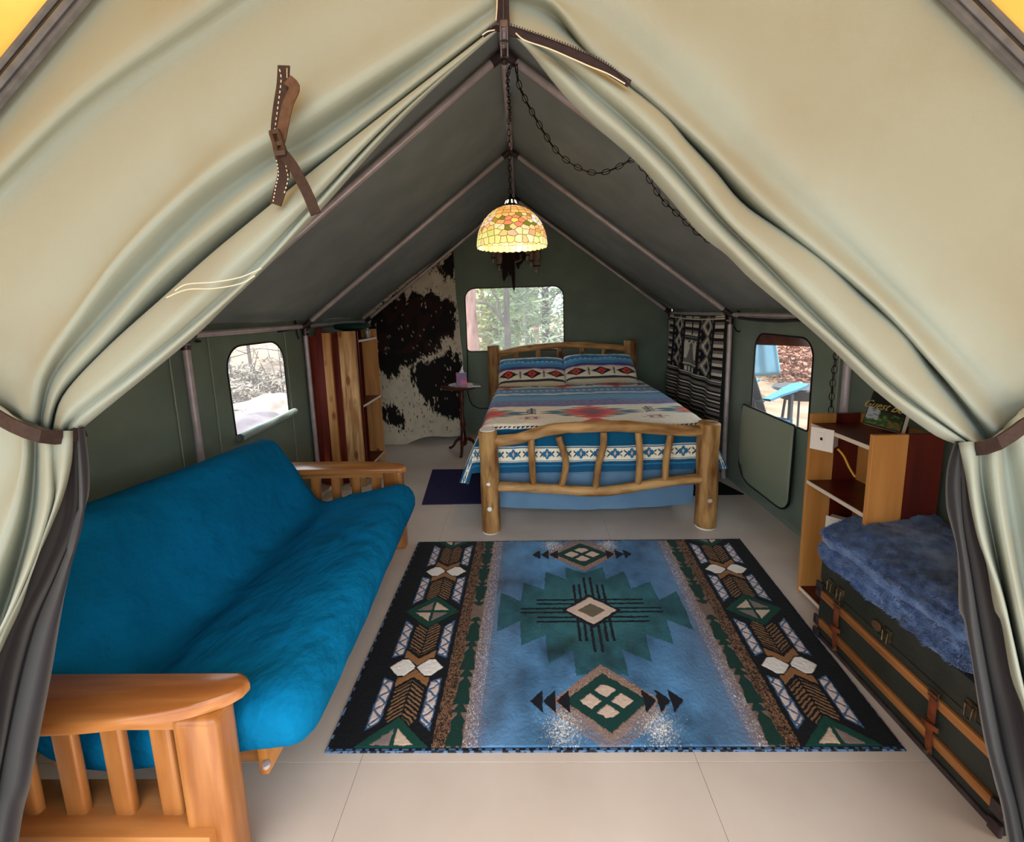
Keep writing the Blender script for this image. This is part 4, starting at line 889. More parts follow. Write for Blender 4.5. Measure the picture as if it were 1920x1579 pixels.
def pillow(x0, x1, lab, sd, zt):
    n, m = 90, 60; a, v = np.meshgrid(np.linspace(0, 1, n), np.linspace(0, 1, m)); out = []
    rows = []; cols = []
    for sgn_ in (1, -1):
        ta = np.abs(2*a-1); tv = np.abs(2*v-1); th = .085*np.clip((1-ta**4), 0, 1)**.45*np.clip((1-tv**4), 0, 1)**.45
        th = th*(1+.22*vnoise(a*4+sd, v*3+sd, 90, 3)); w = x1-x0
        pin = 1-.05*(1-ta**2)*(tv > .0)*tv**6; xx = x0+w*(.5+(a-.5)*(1-.04*tv**4*(1))) ; L = .42; base = np.array([0, 4.60, zt-.165]); dir_ = np.array([0, .80, .60]); nrm = np.array([0, -.60, .80])
        vv2 = (v-.0)*L*pin
        th2 = th*sgn_*(1 if sgn_ > 0 else .5)+.01*vnoise(a*9+sd, v*7, 95, 2)*(1-ta**6)*(1-tv**6)
        P_ = np.stack([xx, base[1]+dir_[1]*vv2+nrm[1]*th2, base[2]+dir_[2]*vv2+nrm[2]*th2], -1); rows.append(P_.reshape(-1, 3)); cols.append(pillow_paint(a, v).reshape(-1, 3))
    P_ = np.concatenate(rows); q = gridquads(m, n); q = np.concatenate([q, q[:, ::-1]+n*m])
    me = npmesh('pillow', P_, q, np.concatenate(cols)); bm = bmesh.new(); bm.from_mesh(me); bmesh.ops.remove_doubles(bm, verts=bm.verts, dist=.0006); bm.to_mesh(me); bm.free()
    o = link('pillow', me, M_duv); tag(o, lab, 'pillow')
pillow(-.21, .53, 'patterned blue and red pillow on the left half of the bed', 1, .965); pillow(.52, 1.30, 'patterned blue and red pillow on the right half of the bed', 30, .985)
# ---- cowhide in the back corner
Lp = smoothline([Vector(p+(0,)) for p in ((846, 466), (800, 500), (740, 543), (672, 594), (668, 615), (690, 660), (705, 720), (712, 790), (720, 842))], 150); Rp = smoothline([Vector(p+(0,)) for p in ((849, 466), (851, 490), (855, 551), (860, 600), (863, 635), (868, 677), (866, 730), (863, 774), (863, 811))], 150)
n = 120; P = []; PX = np.zeros((150, n)); PY = np.zeros((150, n))
for i in range(150):
    for j in range(n):
        t = j/(n-1); k = i/149; x_ = Lp[i].x*(1-t)+Rp[i].x*t; y_ = Lp[i].y*(1-t)+Rp[i].y*t
        if i == 149 or i > 120: y_ += (k-.8)*5*(9*math.sin(t*7+1)*1)*(.6 if k > .8 else 0)
        PX[i, j] = x_; PY[i, j] = y_
        yy = min(5.50, 5.50-.34*max(0, (y_-560)/280)**1.5); yy += .012*math.sin(t*9+k*3)
        P.append(on_y(x_, y_, yy))
cx_ = (PX-640)*3.589; cy_ = (PY-440)*3.589
wx_ = cx_+45*vnoise(PX*.12, PY*.04, 110, 3)+16*vnoise(PX*.7, PY*.25, 113, 2); wy_ = cy_+60*vnoise(PX*.14+9, PY*.05, 116, 3)+30*vnoise(PX*.8, PY*.3, 118, 2)
C = np.zeros(PX.shape+(3,)); C[:] = slin('ddd0b8'); C *= (1-.18*np.clip(vnoise(PX*.1, PY*.1, 120, 3)+.2, 0, 1))[..., None]
dark = inpoly(wx_, wy_, [(185, 560), (330, 440), (480, 380), (600, 400), (690, 430), (775, 480), (785, 610), (720, 700), (620, 780), (520, 850), (400, 910), (330, 965), (255, 965), (235, 700), (190, 620)]) | inpoly(wx_, wy_, [(455, 900), (600, 850), (790, 770), (860, 900), (860, 1230), (700, 1225), (620, 1180), (540, 1100), (480, 1000)]) | inpoly(wx_, wy_, [(590, 230), (680, 190), (740, 90), (800, 90), (770, 300), (700, 290), (640, 270)]) | inpoly(wx_, wy_, [(250, 1120), (330, 1150), (430, 1230), (400, 1320), (330, 1300), (250, 1260)])
dark |= (vnoise(PX*.5, PY*.22, 125, 2) > .62) & (cy_ < 1330) & (cy_ > 180)
dark &= ~((vnoise(PX*.40, PY*.13, 128, 2) > .66))
put(C, dark, '17100f'); put(C, dark & (vnoise(PX*.08, PY*.06, 130, 2) > .1) & (cy_ < 800), '2c1613')
o = link('cowhide', npmesh('cowhide', np.array([list(p) for p in P]), gridquads(150, n), C.reshape(-1, 3)), mat('cowhide_hair', 'ffffff', .8, attr='paint', bump=.4, bscale=160, sheen=.1)); md = o.modifiers.new('t', 'SOLIDIFY'); md.thickness = .006
tag(o, 'black and cream cowhide hanging in the back left corner', 'hide')
# ---- grey woven blanket on the right wall
n, m = 220, 260; a, v = np.meshgrid(np.linspace(0, 1, n), np.linspace(0, 1, m)); C = np.zeros(a.shape+(3,)); C[:] = slin('131215')
cr_, gy, dg = 'd8cdb8', '7d756e', '3c3835'
def bars(m_):
    k = np.mod(v*34, 3); put(C, m_ & (k < 1), cr_); put(C, m_ & (k >= 1) & (k < 2), gy)
up_ = v > .40
bars(up_ & ((a < .10) | (a > .90))); 
for c0, w0 in ((.235, .105), (.765, .105)):
    f = np.mod((v-.40)/.20, 1)-.5; d = np.floor(np.abs(a-c0)/.013)*.013/w0+np.floor(np.abs(f)*14)/14*1.9
    put(C, up_ & (d < .98) & (d > .72), gy); put(C, up_ & (d <= .72) & (d > .42), cr_); put(C, up_ & (d <= .42) & (d > .22), gy); put(C, up_ & (d <= .22), '131215')
    bd = up_ & (np.abs(a-c0) > .085) & (np.abs(a-c0) < .105); put(C, bd & (np.mod(v*30, 2) < 1), gy)
cc = up_ & (np.abs(a-.5) < .13); k = np.abs(a-.5)
bars(cc & (v > .78)); put(C, cc & (v > .70) & (v < .78) & (np.mod(v*60, 2) < 1), gy)
body = cc & (v > .46) & (v < .78) & (k < .12); put(C, body & (v < .72), gy)
put(C, cc & (v > .54) & (v < .735) & (k < .115) & (k > .035+.4*np.abs(v-.66)) , cr_); put(C, cc & (np.abs(v-.74+k*.9) < .014) & (k < .1), cr_)
put(C, cc & (v > .475) & (v < .49), cr_); put(C, cc & (v > .405) & (v < .455) & (k > .02) & (k < .10) & (np.mod(a*40, 2) < 1.5), cr_)
put(C, cc & (np.abs(k) < .012) & (v > .80), '131215')
lo = v <= .40
for z0, z1, c in ((.385, .395, cr_), (.36, .375, gy), (.30, .335, gy), (.265, .28, cr_), (.225, .25, gy), (.19, .205, cr_), (.15, .175, gy), (.115, .13, cr_), (.07, .10, gy), (.03, .045, gy)): put(C, (v > z0) & (v < z1), c)
put(C, (v > .965) & (v < .975), cr_); put(C, (v > .98) & (v < .985), gy)
C *= (1+.14*vnoise(a*120, v*160, 140, 2))[..., None]
z = .52+v*1.0; yy = 5.32-a*1.40; xx = 1.865-.022*np.sin(a*23)*(1-v*.7)-.03*(1-v)+.008*vnoise(a*8, v*6, 150, 2); z = z-.02*np.sin(a*PI)*(v)
o = link('woven_blanket', npmesh('woven_blanket', np.stack([xx, yy, z], -1).reshape(-1, 3), gridquads(m, n), C.reshape(-1, 3)), mat('woven_wool', 'ffffff', .9, attr='paint', bump=.4, bscale=300)); md = o.modifiers.new('t', 'SOLIDIFY'); md.thickness = .008
tag(o, 'black grey and cream woven blanket with diamond columns on the right wall', 'blanket')
# ================================================ pendant lamp of leaded glass
LX, LY = 0.004, 3.2
Lc = Vector((LX, LY, 0)); M_came = mat('lead_came', '2a1c16', .5, metal=.5); M_bronze = mat('dark_bronze', '2b1f1c', .4, '3a2b26', 30, metal=.8)
lp = thing('pendant_lamp', 'lit stained glass pendant lamp with flowers, hanging from the ridge', 'lamp', Lc+Vector((0, 0, 2.36)))
def dome(th, s):
    """s 0 top .. 1 rim"""
    a = math.radians(12)+s*math.radians(80); r = .252*math.sin(a)**.93; z = 2.075+.275*math.cos(a)
    return Lc+Vector((r*math.cos(th), r*math.sin(th), z))
def domen(th, s):
    e = .01; d1 = dome(th+e, s)-dome(th-e, s); d2 = dome(th, s+e)-dome(th, s-e); return d1.cross(d2).normalized()*-1
def glass(hexc, es=1.0):
    k = 'glass_'+hexc
    if k in bpy.data.materials: return bpy.data.materials[k]
    return mat(k, hexc, .25, None, emit=hexc, estr=es, spec=.5, trans=.0)
rl = random.Random(11); cells = []   # (polygon in (th*k, s), colour)
KT = 2*PI
sh = None
b = MB(); b.grid([[dome(2*PI*j/64, i/20)-domen(2*PI*j/64, min(.98, i/20))*0 + (Lc-dome(2*PI*j/64, i/20)).normalized()*0 for j in range(64)] for i in range(2)], close_v=True); shade = b.build('shade', M_came, lp)
for r in range(4):
    for k in range(20):
        th0 = k/20; cells.append(([(th0, r*.105), (th0+.05, r*.105), (th0+.05, (r+1)*.105), (th0, (r+1)*.105)], rl.choice(['f0b25a', 'f3c070', 'eeb066', 'f2c98a', 'e8a050'])))
seeds = []
for f in range(6):
    cx0 = (f+.5)/6+.02*math.sin(f*5); cy0 = .60 if f % 2 == 0 else .55; col = ['e8855a', 'f2e2d8', 'ea9468', 'f0c8b8', 'e88a60', 'f4e8e0'][f]
    seeds.append((cx0, cy0, 'f6d860'))
    for p in range(5):
        a = p*2*PI/5+.3*f; seeds.append((cx0+.036*math.cos(a), cy0+.085*math.sin(a), col))
    for p in range(4):
        a = p*PI/2+.8+.3*f; seeds.append((cx0+.070*math.cos(a), cy0+.15*math.sin(a), rl.choice(['8f8a2a', 'b08a34', 'c87830', '7c7c28'])))
for k in range(34):
    x_ = (k+.5+rl.uniform(-.2, .2))/34; seeds.append((x_, .95+rl.uniform(-.02, .0), rl.choice(['f6e49a', 'f3d98a', 'f8efb4', 'e2dc80', 'f0c888', 'f6e8a8'])))
for k in range(30):
    x_ = (k+.5+rl.uniform(-.25, .25))/30; seeds.append((x_, .82+rl.uniform(-.03, .03), rl.choice(['f2c27a', 'e8dc84', 'f0b890', 'f5dfa0', 'd8d070', 'eea878'])))
tries = 0
while len(seeds) < 190 and tries < 6000:
    tries += 1; x_, y_ = rl.random(), rl.uniform(.44, .78)
    if all(((((x_-s[0]+.5) % 1)-.5)*1.5)**2+((y_-s[1])*.55)**2 > .030**2 for s in seeds): seeds.append((x_, y_, rl.choice(['f2c06a', 'f3cf88', 'f0b66a', 'f5d9a0', 'e9a860'])))
KX, KY = 1.5, .55
for i, (sx0, sy0, col) in enumerate(seeds):
    poly = [(-.08, .42-sy0), (.08, .42-sy0), (.08, 1.0-sy0), (-.08, 1.0-sy0)]
    for j, (tx0, ty0, _) in enumerate(seeds):
        if i == j: continue
        dx = ((tx0-sx0+.5) % 1)-.5; dy = ty0-sy0
        if abs(dx) > .16 or abs(dy) > .4: continue
        nx, ny = dx*KX*KX, dy*KY*KY; c0 = (nx*dx+ny*dy)/2; out = []
        for q in range(len(poly)):
            A_, B_ = poly[q], poly[(q+1) % len(poly)]; fa = nx*A_[0]+ny*A_[1]-c0; fb = nx*B_[0]+ny*B_[1]-c0
            if fa <= 0: out.append(A_)
            if (fa < 0) != (fb < 0) and fa != fb: t = fa/(fa-fb); out.append((A_[0]+(B_[0]-A_[0])*t, A_[1]+(B_[1]-A_[1])*t))
        poly = out
        if len(poly) < 3: break
    if len(poly) >= 3: cells.append(([(p[0]+sx0, p[1]+sy0) for p in poly], col))
cm = MB()
for poly, col in cells:
    cx0 = sum(p[0] for p in poly)/len(poly); cy0 = sum(p[1] for p in poly)/len(poly)
    dn = []
    for q in range(len(poly)):
        A_, B_ = poly[q], poly[(q+1) % len(poly)]
        for t in (0, .5): dn.append((A_[0]+(B_[0]-A_[0])*t, A_[1]+(B_[1]-A_[1])*t))
    if max(p[1] for p in dn) > .985: # scalloped rim
        dn = [(x_, y_ if y_ < .985 else .985+.03*math.cos((x_-cx0)*100*.8)) for x_, y_ in dn]
    ring = []
    for x_, y_ in dn:
        p = dome(x_*2*PI, y_); c_ = dome(cx0*2*PI, cy0); ring.append(p)
    cen = sum(ring, Vector())/len(ring); nrm = domen(cx0*2*PI, min(cy0, .97)); ring2 = [cen+(p-cen)*max(.5, 1-.0022/max(.004, (p-cen).length)) for p in ring]
    if nrm.dot(cen-(Lc+Vector((0, 0, 2.1)))) < 0: nrm = -nrm
    b = MB(); v0 = [b.bm.verts.new(p+nrm*.0012) for p in ring2]; v1 = [b.bm.verts.new(p-nrm*.0012) for p in ring2]; ct = b.bm.verts.new(cen+nrm*.004)
    n_ = len(v0)
    for q in range(n_): b.bm.faces.new([v0[q], v0[(q+1) % n_], ct]); b.bm.faces.new([v0[q], v1[q], v1[(q+1) % n_], v0[(q+1) % n_]])
    b.bm.faces.new(list(reversed(v1)))
    b.build('glass_pane', glass(col, .62), shade, smooth=False)
    for q in range(0, len(ring), 1): cm.tube([ring[q], ring[(q+1) % len(ring)]], .0017, 4, caps=False)
cme = cm.build('leading', M_came, shade); cme['kind'] = 'stuff'
b = MB(); b.lathe([(.062, 2.338), (.05, 2.36), (.038, 2.368), (.03, 2.385), (.026, 2.40), (.012, 2.41), (.008, 2.43), (0, 2.432)], Lc, 24); cp = b.build('cap', M_bronze, lp)
b = MB()
for k in range(8):
    a = k*PI/4+.2; d = Vector((math.cos(a), math.sin(a), 0)); b.bar(Lc+d*.047+Vector((0, 0, 2.355)), Lc+d*.034+Vector((0, 0, 2.388)), .009, .003, up=d)
o = b.build('cap_opening', mat('lit_opening', 'fff6e0', .5, emit='fff3d8', estr=1.6), cp, smooth=False)
b = MB(); b.lathe([(0, 2.27), (.018, 2.265), (.022, 2.24), (.03, 2.21), (.032, 2.185), (.022, 2.16), (0, 2.152)], Lc, 16); b.build('bulb', mat('bulb_glass', 'fff0d0', .4, emit='ffe2b0', estr=6), lp)
b = MB(); b.lathe([(0, 2.34), (.018, 2.34), (.018, 2.268), (0, 2.266)], Lc, 14); b.build('socket', M_bronze, lp)
ld = bpy.data.lights.new('lamp_light', 'POINT'); ld.energy = 2.5; ld.color = (1, .8, .5); ld.shadow_soft_size = .04; lo_ = bpy.data.objects.new('lamp_light', ld); COL.objects.link(lo_); lo_.parent = lp; lo_.location = (0, 0, 2.15-2.36)
# ---- chain: up the ridge, out to the right frame, down to the outlet
_lk = {}
def chain(name, pts, label, cat, L=.048, w=.0125, r=.0023, cord=True):
    P = smoothline(pts, 400); tot = sum((P[i+1]-P[i]).length for i in range(399)); n = max(2, int(tot/(L*.80))); Q = resample(P, n+1)
    t = thing(name, label, cat, P[0]); me0 = _lk.get((L, w))
    for i in range(n):
        if me0 is None:
            b = MB(); b.tube([Vector((w*math.sin(a)*(1 if abs(math.cos(a)) < 1 else 1), 0, L/2*math.cos(a)*.98)) for a in [k*PI/8 for k in range(16)]], r, 5, closed=True)
            bmesh.ops.recalc_face_normals(b.bm, faces=b.bm.faces); me0 = bpy.data.meshes.new('chain_link'); b.bm.to_mesh(me0); b.bm.free(); me0.materials.append(M_bronze); _lk[(L, w)] = me0
        o = bpy.data.objects.new('chain_link', me0); COL.objects.link(o); o.parent = t
        d = (Q[i+1]-Q[i]).normalized(); qd = d.to_track_quat('Z', 'Y') @ Matrix.Rotation(PI/2*(i % 2)+.35, 3, 'Z').to_quaternion()
        o.rotation_mode = 'QUATERNION'; o.rotation_quaternion = qd; o.location = (Q[i]+Q[i+1])/2-P[0]
    if cord: b = MB(); b.tube([p+Vector((.004*math.sin(i*.4), .003, .003*math.cos(i*.5))) for i, p in enumerate(P[::6])], .0019, 5); b.build('cord', M_black, t)
    return t
chain('lamp_chain', [Vector((LX, LY, 2.43)), Vector((LX, LY, 2.7)), Vector((LX, LY, 2.935))], 'dark bronze chain from which the stained glass lamp hangs', 'chain')
chain('swag_chain', [Vector((.012, LY-.03, 2.90)), Vector((.014, 2.9, 2.915)), Vector((.016, 2.62, 2.92)), on_y(966, 118, 2.47), on_y(975, 165, 2.46), on_y(1010, 232, 2.45), on_y(1045, 285, 2.44), on_y(1085, 315, 2.44), on_y(1125, 325, 2.44), on_y(1165, 310, 2.44), on_y(1190, 297, 2.45), on_y(1204, 314, 2.45), on_y(1225, 349, 2.45), on_y(1242, 375, 2.45), on_y(1274, 405, 2.45), on_y(1313, 441, 2.45), on_y(1345, 459, 2.44), on_y(1420, 500, 2.44), on_y(1500, 560, 2.42), on_y(1563, 640, 2.42), on_y(1567, 670, 2.42), on_y(1561, 720, 2.42), on_y(1558, 775, 2.42)], 'long dark swag chain with cord looping from the ridge to the right bookshelf', 'chain')
b = MB(); b.tube([on_y(1190, 285, 2.46), on_y(1190, 300, 2.45), on_y(1196, 302, 2.45)], .003, 6); o = b.build('chain_hook', M_bronze); tag(o, 'small dark hook holding the swag chain on the right rafter', 'hook')
# ---- feather and leather hanging behind the lamp
fh = thing('feather_hanging', 'brown feather and leather hanging on the back wall behind the lamp', 'wall hanging', on_y(965, 470, 5.45))
M_fea = mat('dark_feather', '2a1a17', .8, '1c1010', 30, (1, 1, .2), bump=.4); M_tube = mat('pale_hide', '9c8272', .8, '7e6557', 20)
def feather(x0, y0, x1, y1, w, m, tip=0.12):
    a, c = on_y(x0, y0, 5.44), on_y(x1, y1, 5.43); d = c-a; s = d.cross(Vector((0, 1, 0))).normalized()*w*5.44/FPX/2; b = MB(); rows = []
    for i in range(13):
        t = i/12; k = math.sin(PI*min(1, .12+t*.88))**.5*(1-tip*0) if t < .999 else .05; p = a+d*t+Vector((0, .004*math.sin(t*9), 0)); rows.append([p-s*k, p+Vector((0, -.008, 0)), p+s*k, p+Vector((0, .008, 0))])
    b.grid(rows, close_v=True); b.build('feather', m, fh)
def htube(x0, y0, x1, y1, w):
    b = MB(); P_ = smoothline([on_y(x0, y0, 5.42), on_y((x0+x1)/2+2, (y0+y1)/2, 5.42), on_y(x1, y1, 5.42)], 10); b.tube(P_, [w*5.42/FPX/2*k for k in (.7, .9, 1, 1, 1, .95, .9, .85, .8, .6)], 10); o = b.build('hide_roll', M_tube, fh)
    b = MB(); b.tube([P_[8]+Vector((0, 0, .004)), P_[8]-Vector((0, 0, .008))], w*5.42/FPX/2*1.0, 10); b.build('tie', M_black, o)
    b = MB(); b.tube([P_[9], P_[9]-Vector((0, 0, .03)), P_[9]-Vector((0, 0, .05))], [.008, .016, .004], 8); b.build('bead', mat('bone_bead', 'a89c92', .5), o)
for q in ((958, 440, 964, 548, 8), (948, 470, 945, 528, 10), (952, 460, 955, 512, 9), (936, 468, 939, 505, 9), (968, 465, 972, 505, 9), (962, 470, 956, 518, 8), (944, 475, 951, 520, 8)): feather(*q, M_fea)
for q in ((925, 462, 924, 486, 7), (935, 470, 936, 500, 10), (1005, 455, 1006, 504, 13), (994, 462, 996, 492, 8), (987, 465, 988, 480, 9)): htube(*q)
b = MB(); b.tube(smoothline([on_y(965, 492, 5.42), on_y(978, 487, 5.42), on_y(992, 476, 5.42)], 8), .010, 8); b.build('leather_arm', M_tube, fh)
b = MB(); b.tube([on_y(920, 460, 5.46), on_y(965, 456, 5.46), on_y(1010, 452, 5.46)], .012, 8); b.build('crossbar', mat('dark_branch', '2a1a14', .8), fh)
b = MB(); b.tube(smoothline([on_y(960, 465, 5.44), on_y(975, 470, 5.43), on_y(984, 480, 5.43), on_y(970, 500, 5.43)], 12), [.03, .04, .045, .04, .035, .03, .03, .025, .02, .02, .015, .01], 8); b.build('fur_strip', M_fea, fh)
# ---- small things on the frame
for i_, (pts, lab) in enumerate((([(368, 640), (385, 640), (420, 637), (455, 631), (480, 629), (510, 624), (545, 618), (556, 614)], 'black bungee rope sagging under the left eave pole'),)):
    o = MB().tube(smoothline([on_y(x, y, 2.6+1.25*i/7) for i, (x, y) in enumerate(pts)], 40), .008, 6).build('bungee_rope', M_black); tag(o, lab, 'rope')
o = MB().tube(smoothline([on_y(1382, 583, 3.84), on_y(1392, 590, 3.84), on_y(1392, 615, 3.83), on_y(1383, 622, 3.82), on_y(1376, 612, 3.82)], 24), .006, 6).build('bungee_hook', M_black); tag(o, 'small black bungee loop hooked on the right eave pole', 'hook')
o = MB().tube(smoothline([on_y(546, 604, 3.84), on_y(554, 603, 3.82), on_y(556, 620, 3.82), on_y(560, 636, 3.82)], 20), .006, 6).build('bungee_hook', M_black); tag(o, 'small black bungee loop hooked on the left eave pole', 'hook')
o = MB().tube([on_x(x, y, 1.87) for x, y in ((1385, 596), (1420, 600), (1460, 602), (1500, 600))], .012, 6).build('black_strap', M_black); tag(o, 'black strap running along the top of the right wall', 'strap')
# ================================================ outdoors
gm = mat('forest_floor', '82705f', .95, '665443', 1.5, bump=.4, bscale=20)
b = MB(); b.grid([[Vector((x*1.0, y*1.0, -.30-.06*noise.noise(Vector((x*.3, y*.3, 0))) + (max(0, abs(x)-6)*.05+max(0, y-9)*.04)+.0)) for x in range(-40, 41, 2)] for y in range(-30, 46, 2)]); struct(b.build('ground', gm))
M_bark1 = mat('red_pine_bark', 'a07c74', .9, '6f4f48', 9, (1, 1, .35), bump=.9, bscale=14); M_bark2 = mat('grey_bark', '6b625d', .9, '453e3b', 9, (1, 1, .3), bump=.8, bscale=18); M_bark3 = mat('pale_bark', 'a8a49a', .9, '7f7a72', 8, (1, 1, .4), bump=.5)
G = [mat('leaf_pale_green', 'b9c993', .8, '93a870', 1.5, trans=.3), mat('leaf_grey_green', 'a6b598', .8, '7f9179', 1.5, trans=.25), mat('leaf_olive', 'b5b07c', .8, '8f8f60', 1.5, trans=.25)]
def foliage(name, c, rad, n, sz, m, parent, seed, shape='oval', needles=True):
    R_ = np.random.RandomState(seed); k = max(12, n//40)
    d = R_.normal(size=(k, 3)); d /= np.linalg.norm(d, axis=1)[:, None]; rr = R_.rand(k)**.4
    cl = d*rr[:, None]
    if shape == 'cone': cl[:, 2] = R_.rand(k)*2-1; w_ = (1-(cl[:, 2]+1)/2)*.9+.1; cl[:, :2] = d[:, :2]*w_[:, None]
    cl = cl*np.array(rad); pts = cl[R_.randint(k, size=n)]+R_.normal(size=(n, 3))*np.array(rad)*np.array([.14, .14, .05])
    a = R_.normal(size=(n, 3)); a[:, 2] *= .5; a /= np.linalg.norm(a, axis=1)[:, None]; b2 = np.cross(a, R_.normal(size=(n, 3))); b2 /= np.linalg.norm(b2, axis=1)[:, None]
    s = sz*(.5+R_.rand(n))[:, None]; w = s*(.22 if needles else .55); p = pts+np.array(c)
    V = np.stack([p-a*s, p+b2*w, p+a*s, p-b2*w], 1).reshape(-1, 3); Q = np.arange(n*4).reshape(-1, 4)
    o = link(name, npmesh(name, V, Q), m, parent, smooth=False); o['kind'] = 'stuff'; return o
def tree(label, base, h, r, mb, gi, crown, n=3500, sz=.07, seed=0, shape='oval', group=None, lean=0, branches=7, nm='pine_tree', needles=True):
    base = Vector(base); t = thing(nm, label, 'tree', base, group); rd = random.Random(seed)
    b = MB(); P_ = smoothline([base+Vector((0, 0, -.1)), base+Vector((lean*.3+rd.uniform(-.05, .05), 0, h*.4)), base+Vector((lean, 0, h))], 20); b.tube(P_, [r*(1.12-.8*i/19) for i in range(20)], 10); tr_ = b.build('trunk', mb, t)
    for k in range(branches):
        z = h*(.12+.8*k/max(1, branches)); a = rd.uniform(0, 2*PI); L = rd.uniform(.5, 1.1)*min(1.6, h*.25); p = P_[min(19, int(20*z/h))]; d = Vector((math.cos(a), math.sin(a), rd.uniform(-.1, .7)))
        b = MB(); b.tube(smoothline([p, p+d*L*.5+Vector((0, 0, .08)), p+d*L+Vector((rd.uniform(-.2, .2), rd.uniform(-.2, .2), rd.uniform(-.1, .3)))], 8), [r*.32*(1-.11*i) for i in range(8)], 6); b.build('branch', mb, t)
    for i, (cz_, rad) in enumerate(crown): foliage('foliage', base+Vector((lean*.5, 0, cz_)), rad, n, sz, G[gi], t, seed*7+i, shape, needles)
    return t
def at_y(px_, Y): p = on_y(px_, 640, Y); return (p.x, Y, -.3)
tree('thick reddish pine trunk at the left edge of the back window', at_y(886, 7.6), 6.5, .145, M_bark1, 0, [(5.6, (1.6, 1.6, 1.2))], seed=1, branches=2)
tf = tree('dark crooked tree trunk left of the middle of the back window', at_y(950, 8.4), 5.5, .070, M_bark2, 1, [(5.0, (1.5, 1.5, 1.0))], seed=2, lean=-.10, branches=1, nm='bare_tree')
b = MB(); b.tube(smoothline([on_y(948, 610, 8.4), on_y(935, 590, 8.4), on_y(918, 572, 8.4), on_y(895, 566, 8.4)], 16), [.05-.002*i for i in range(16)], 8); b.build('branch', M_bark2, tf)
b = MB(); b.tube(smoothline([on_y(937, 590, 8.4), on_y(934, 565, 8.4), on_y(924, 548, 8.4), on_y(918, 530, 8.4)], 12), [.035-.002*i for i in range(12)], 8); b.build('branch', M_bark2, tf)
tree('slim pale birch trunk in the middle of the back window', at_y(990, 9.5), 6, .06, M_bark3, 0, [(3.9, (1.1, 1, 1.2))], seed=3, branches=4, nm='birch_tree', n=2500, needles=False)
tree('full green fir with drooping boughs at the right of the back window', at_y(1026, 8.8), 5.0, .09, M_bark2, 1, [(2.3, (1.15, 1.0, 2.2))], seed=4, shape='cone', n=6500, sz=.085, nm='fir_tree', branches=10)
tree('young leafy tree behind the dark trunk in the back window', at_y(970, 10.5), 3.2, .04, M_bark3, 0, [(1.9, (.8, .7, 1.2))], seed=5, n=4000, sz=.06, nm='leafy_tree', needles=False)
tree('young leafy tree beside the reddish pine in the back window', at_y(918, 11), 3.0, .04, M_bark2, 2, [(1.7, (.9, .7, 1.1))], seed=6, n=3500, sz=.06, nm='leafy_tree', needles=False)
rd = random.Random(5); ORD = ['leftmost', 'second from the left', 'third from the left', 'fourth from the left', 'fifth from the left', 'rightmost']
for k in range(6):
    x = -2.7+k*1.15+rd.uniform(-.2, .2); tree('far forest tree, %s in the row beyond the back window' % ORD[k], (x, 15+rd.uniform(-1, 2.5), 0), 7, .10, (M_bark1, M_bark2, M_bark3)[k % 3], k % 3, [(3.3, (.9, 1.0, 2.6))], seed=20+k, n=1200, sz=.11, group='forest behind the back window', branches=3)
for k in range(6):
    y = 10.4+k*1.05; x = -8.2-rd.random()*.8; tree('slender dark tree outside, %s of the row beyond the left window' % ORD[k], (x, y, -.1), 6, .05, M_bark2, k % 3, [(3.4, (.7, .7, 2.0))], seed=40+k, n=1100, sz=.09, group='slender trees beyond the left window', branches=3)
for k in range(6):
    y = 12.4+k*1.1; x = 9.0+rd.random()*1.0; tree('tree on the slope outside, %s of the row beyond the right window' % ORD[k], (x, y, .1), 6, .09, (M_bark1, M_bark2)[k % 2], (k+1) % 3, [(3.8, (.9, .9, 2.3))], seed=60+k, n=1300, sz=.10, group='trees beyond the right window', branches=3)
def rock(label, c, r, seed, m, nm='boulder'):
    b = MB(); bmesh.ops.create_icosphere(b.bm, subdivisions=4, radius=1)
    for v in b.bm.verts:
        p = v.co.copy(); q = 1+.22*noise.noise(p*1.3+Vector((seed, 0, 0)))+.06*noise.noise(p*5+Vector((seed, 0, 0))); v.co = Vector((p.x*r[0]*q, p.y*r[1]*q, p.z*r[2]*q))+Vector(c)
    o = b.build(nm, m); tag(o, label, 'rock'); return o
M_rk = mat('pale_granite', '8d857e', .9, '6c645e', 5, bump=.6, bscale=12); M_rk2 = mat('grey_granite', '6c666c', .9, '4c484e', 5, bump=.6, bscale=12)
rock('large rounded pale boulder low in the left window', (-3.9, 6.2, -.12), (.8, 1.0, .56), 3, M_rk); rock('low dark grey boulder in front of the pale one outside the left window', (-3.2, 5.15, -.12), (.5, .6, .55), 9, M_rk2)
rock('pale boulder at the bottom right of the back window', (.95, 9.0, .35), (.75, .6, .72), 14, M_rk)
for k, (x, y) in enumerate(((-5.0, 6.6), (-5.3, 7.8), (-5.2, 9.2), (-4.6, 5.6))):
    t = thing('bush', ('grey leafless bush right behind the pale boulder', 'tangled brush at the middle of the left window', 'tangled brush at the right of the left window', 'tangled brush at the left of the left window')[k], 'bush', (x, y, -.3))
    foliage('twigs', (x, y, .25), (.7, .8, .55), 2200, .06, mat('twig_grey_%d' % k, '8d867c', .9, '6c665e', 4), t, 90+k)
    b = MB()
    for j in range(5): a = j*1.3; b.tube([(x, y, -.3), (x+.3*math.cos(a), y+.3*math.sin(a), .4), (x+.5*math.cos(a), y+.5*math.sin(a), 1.0)], [.02, .014, .006], 5)
    b.build('stems', M_bark2, t)
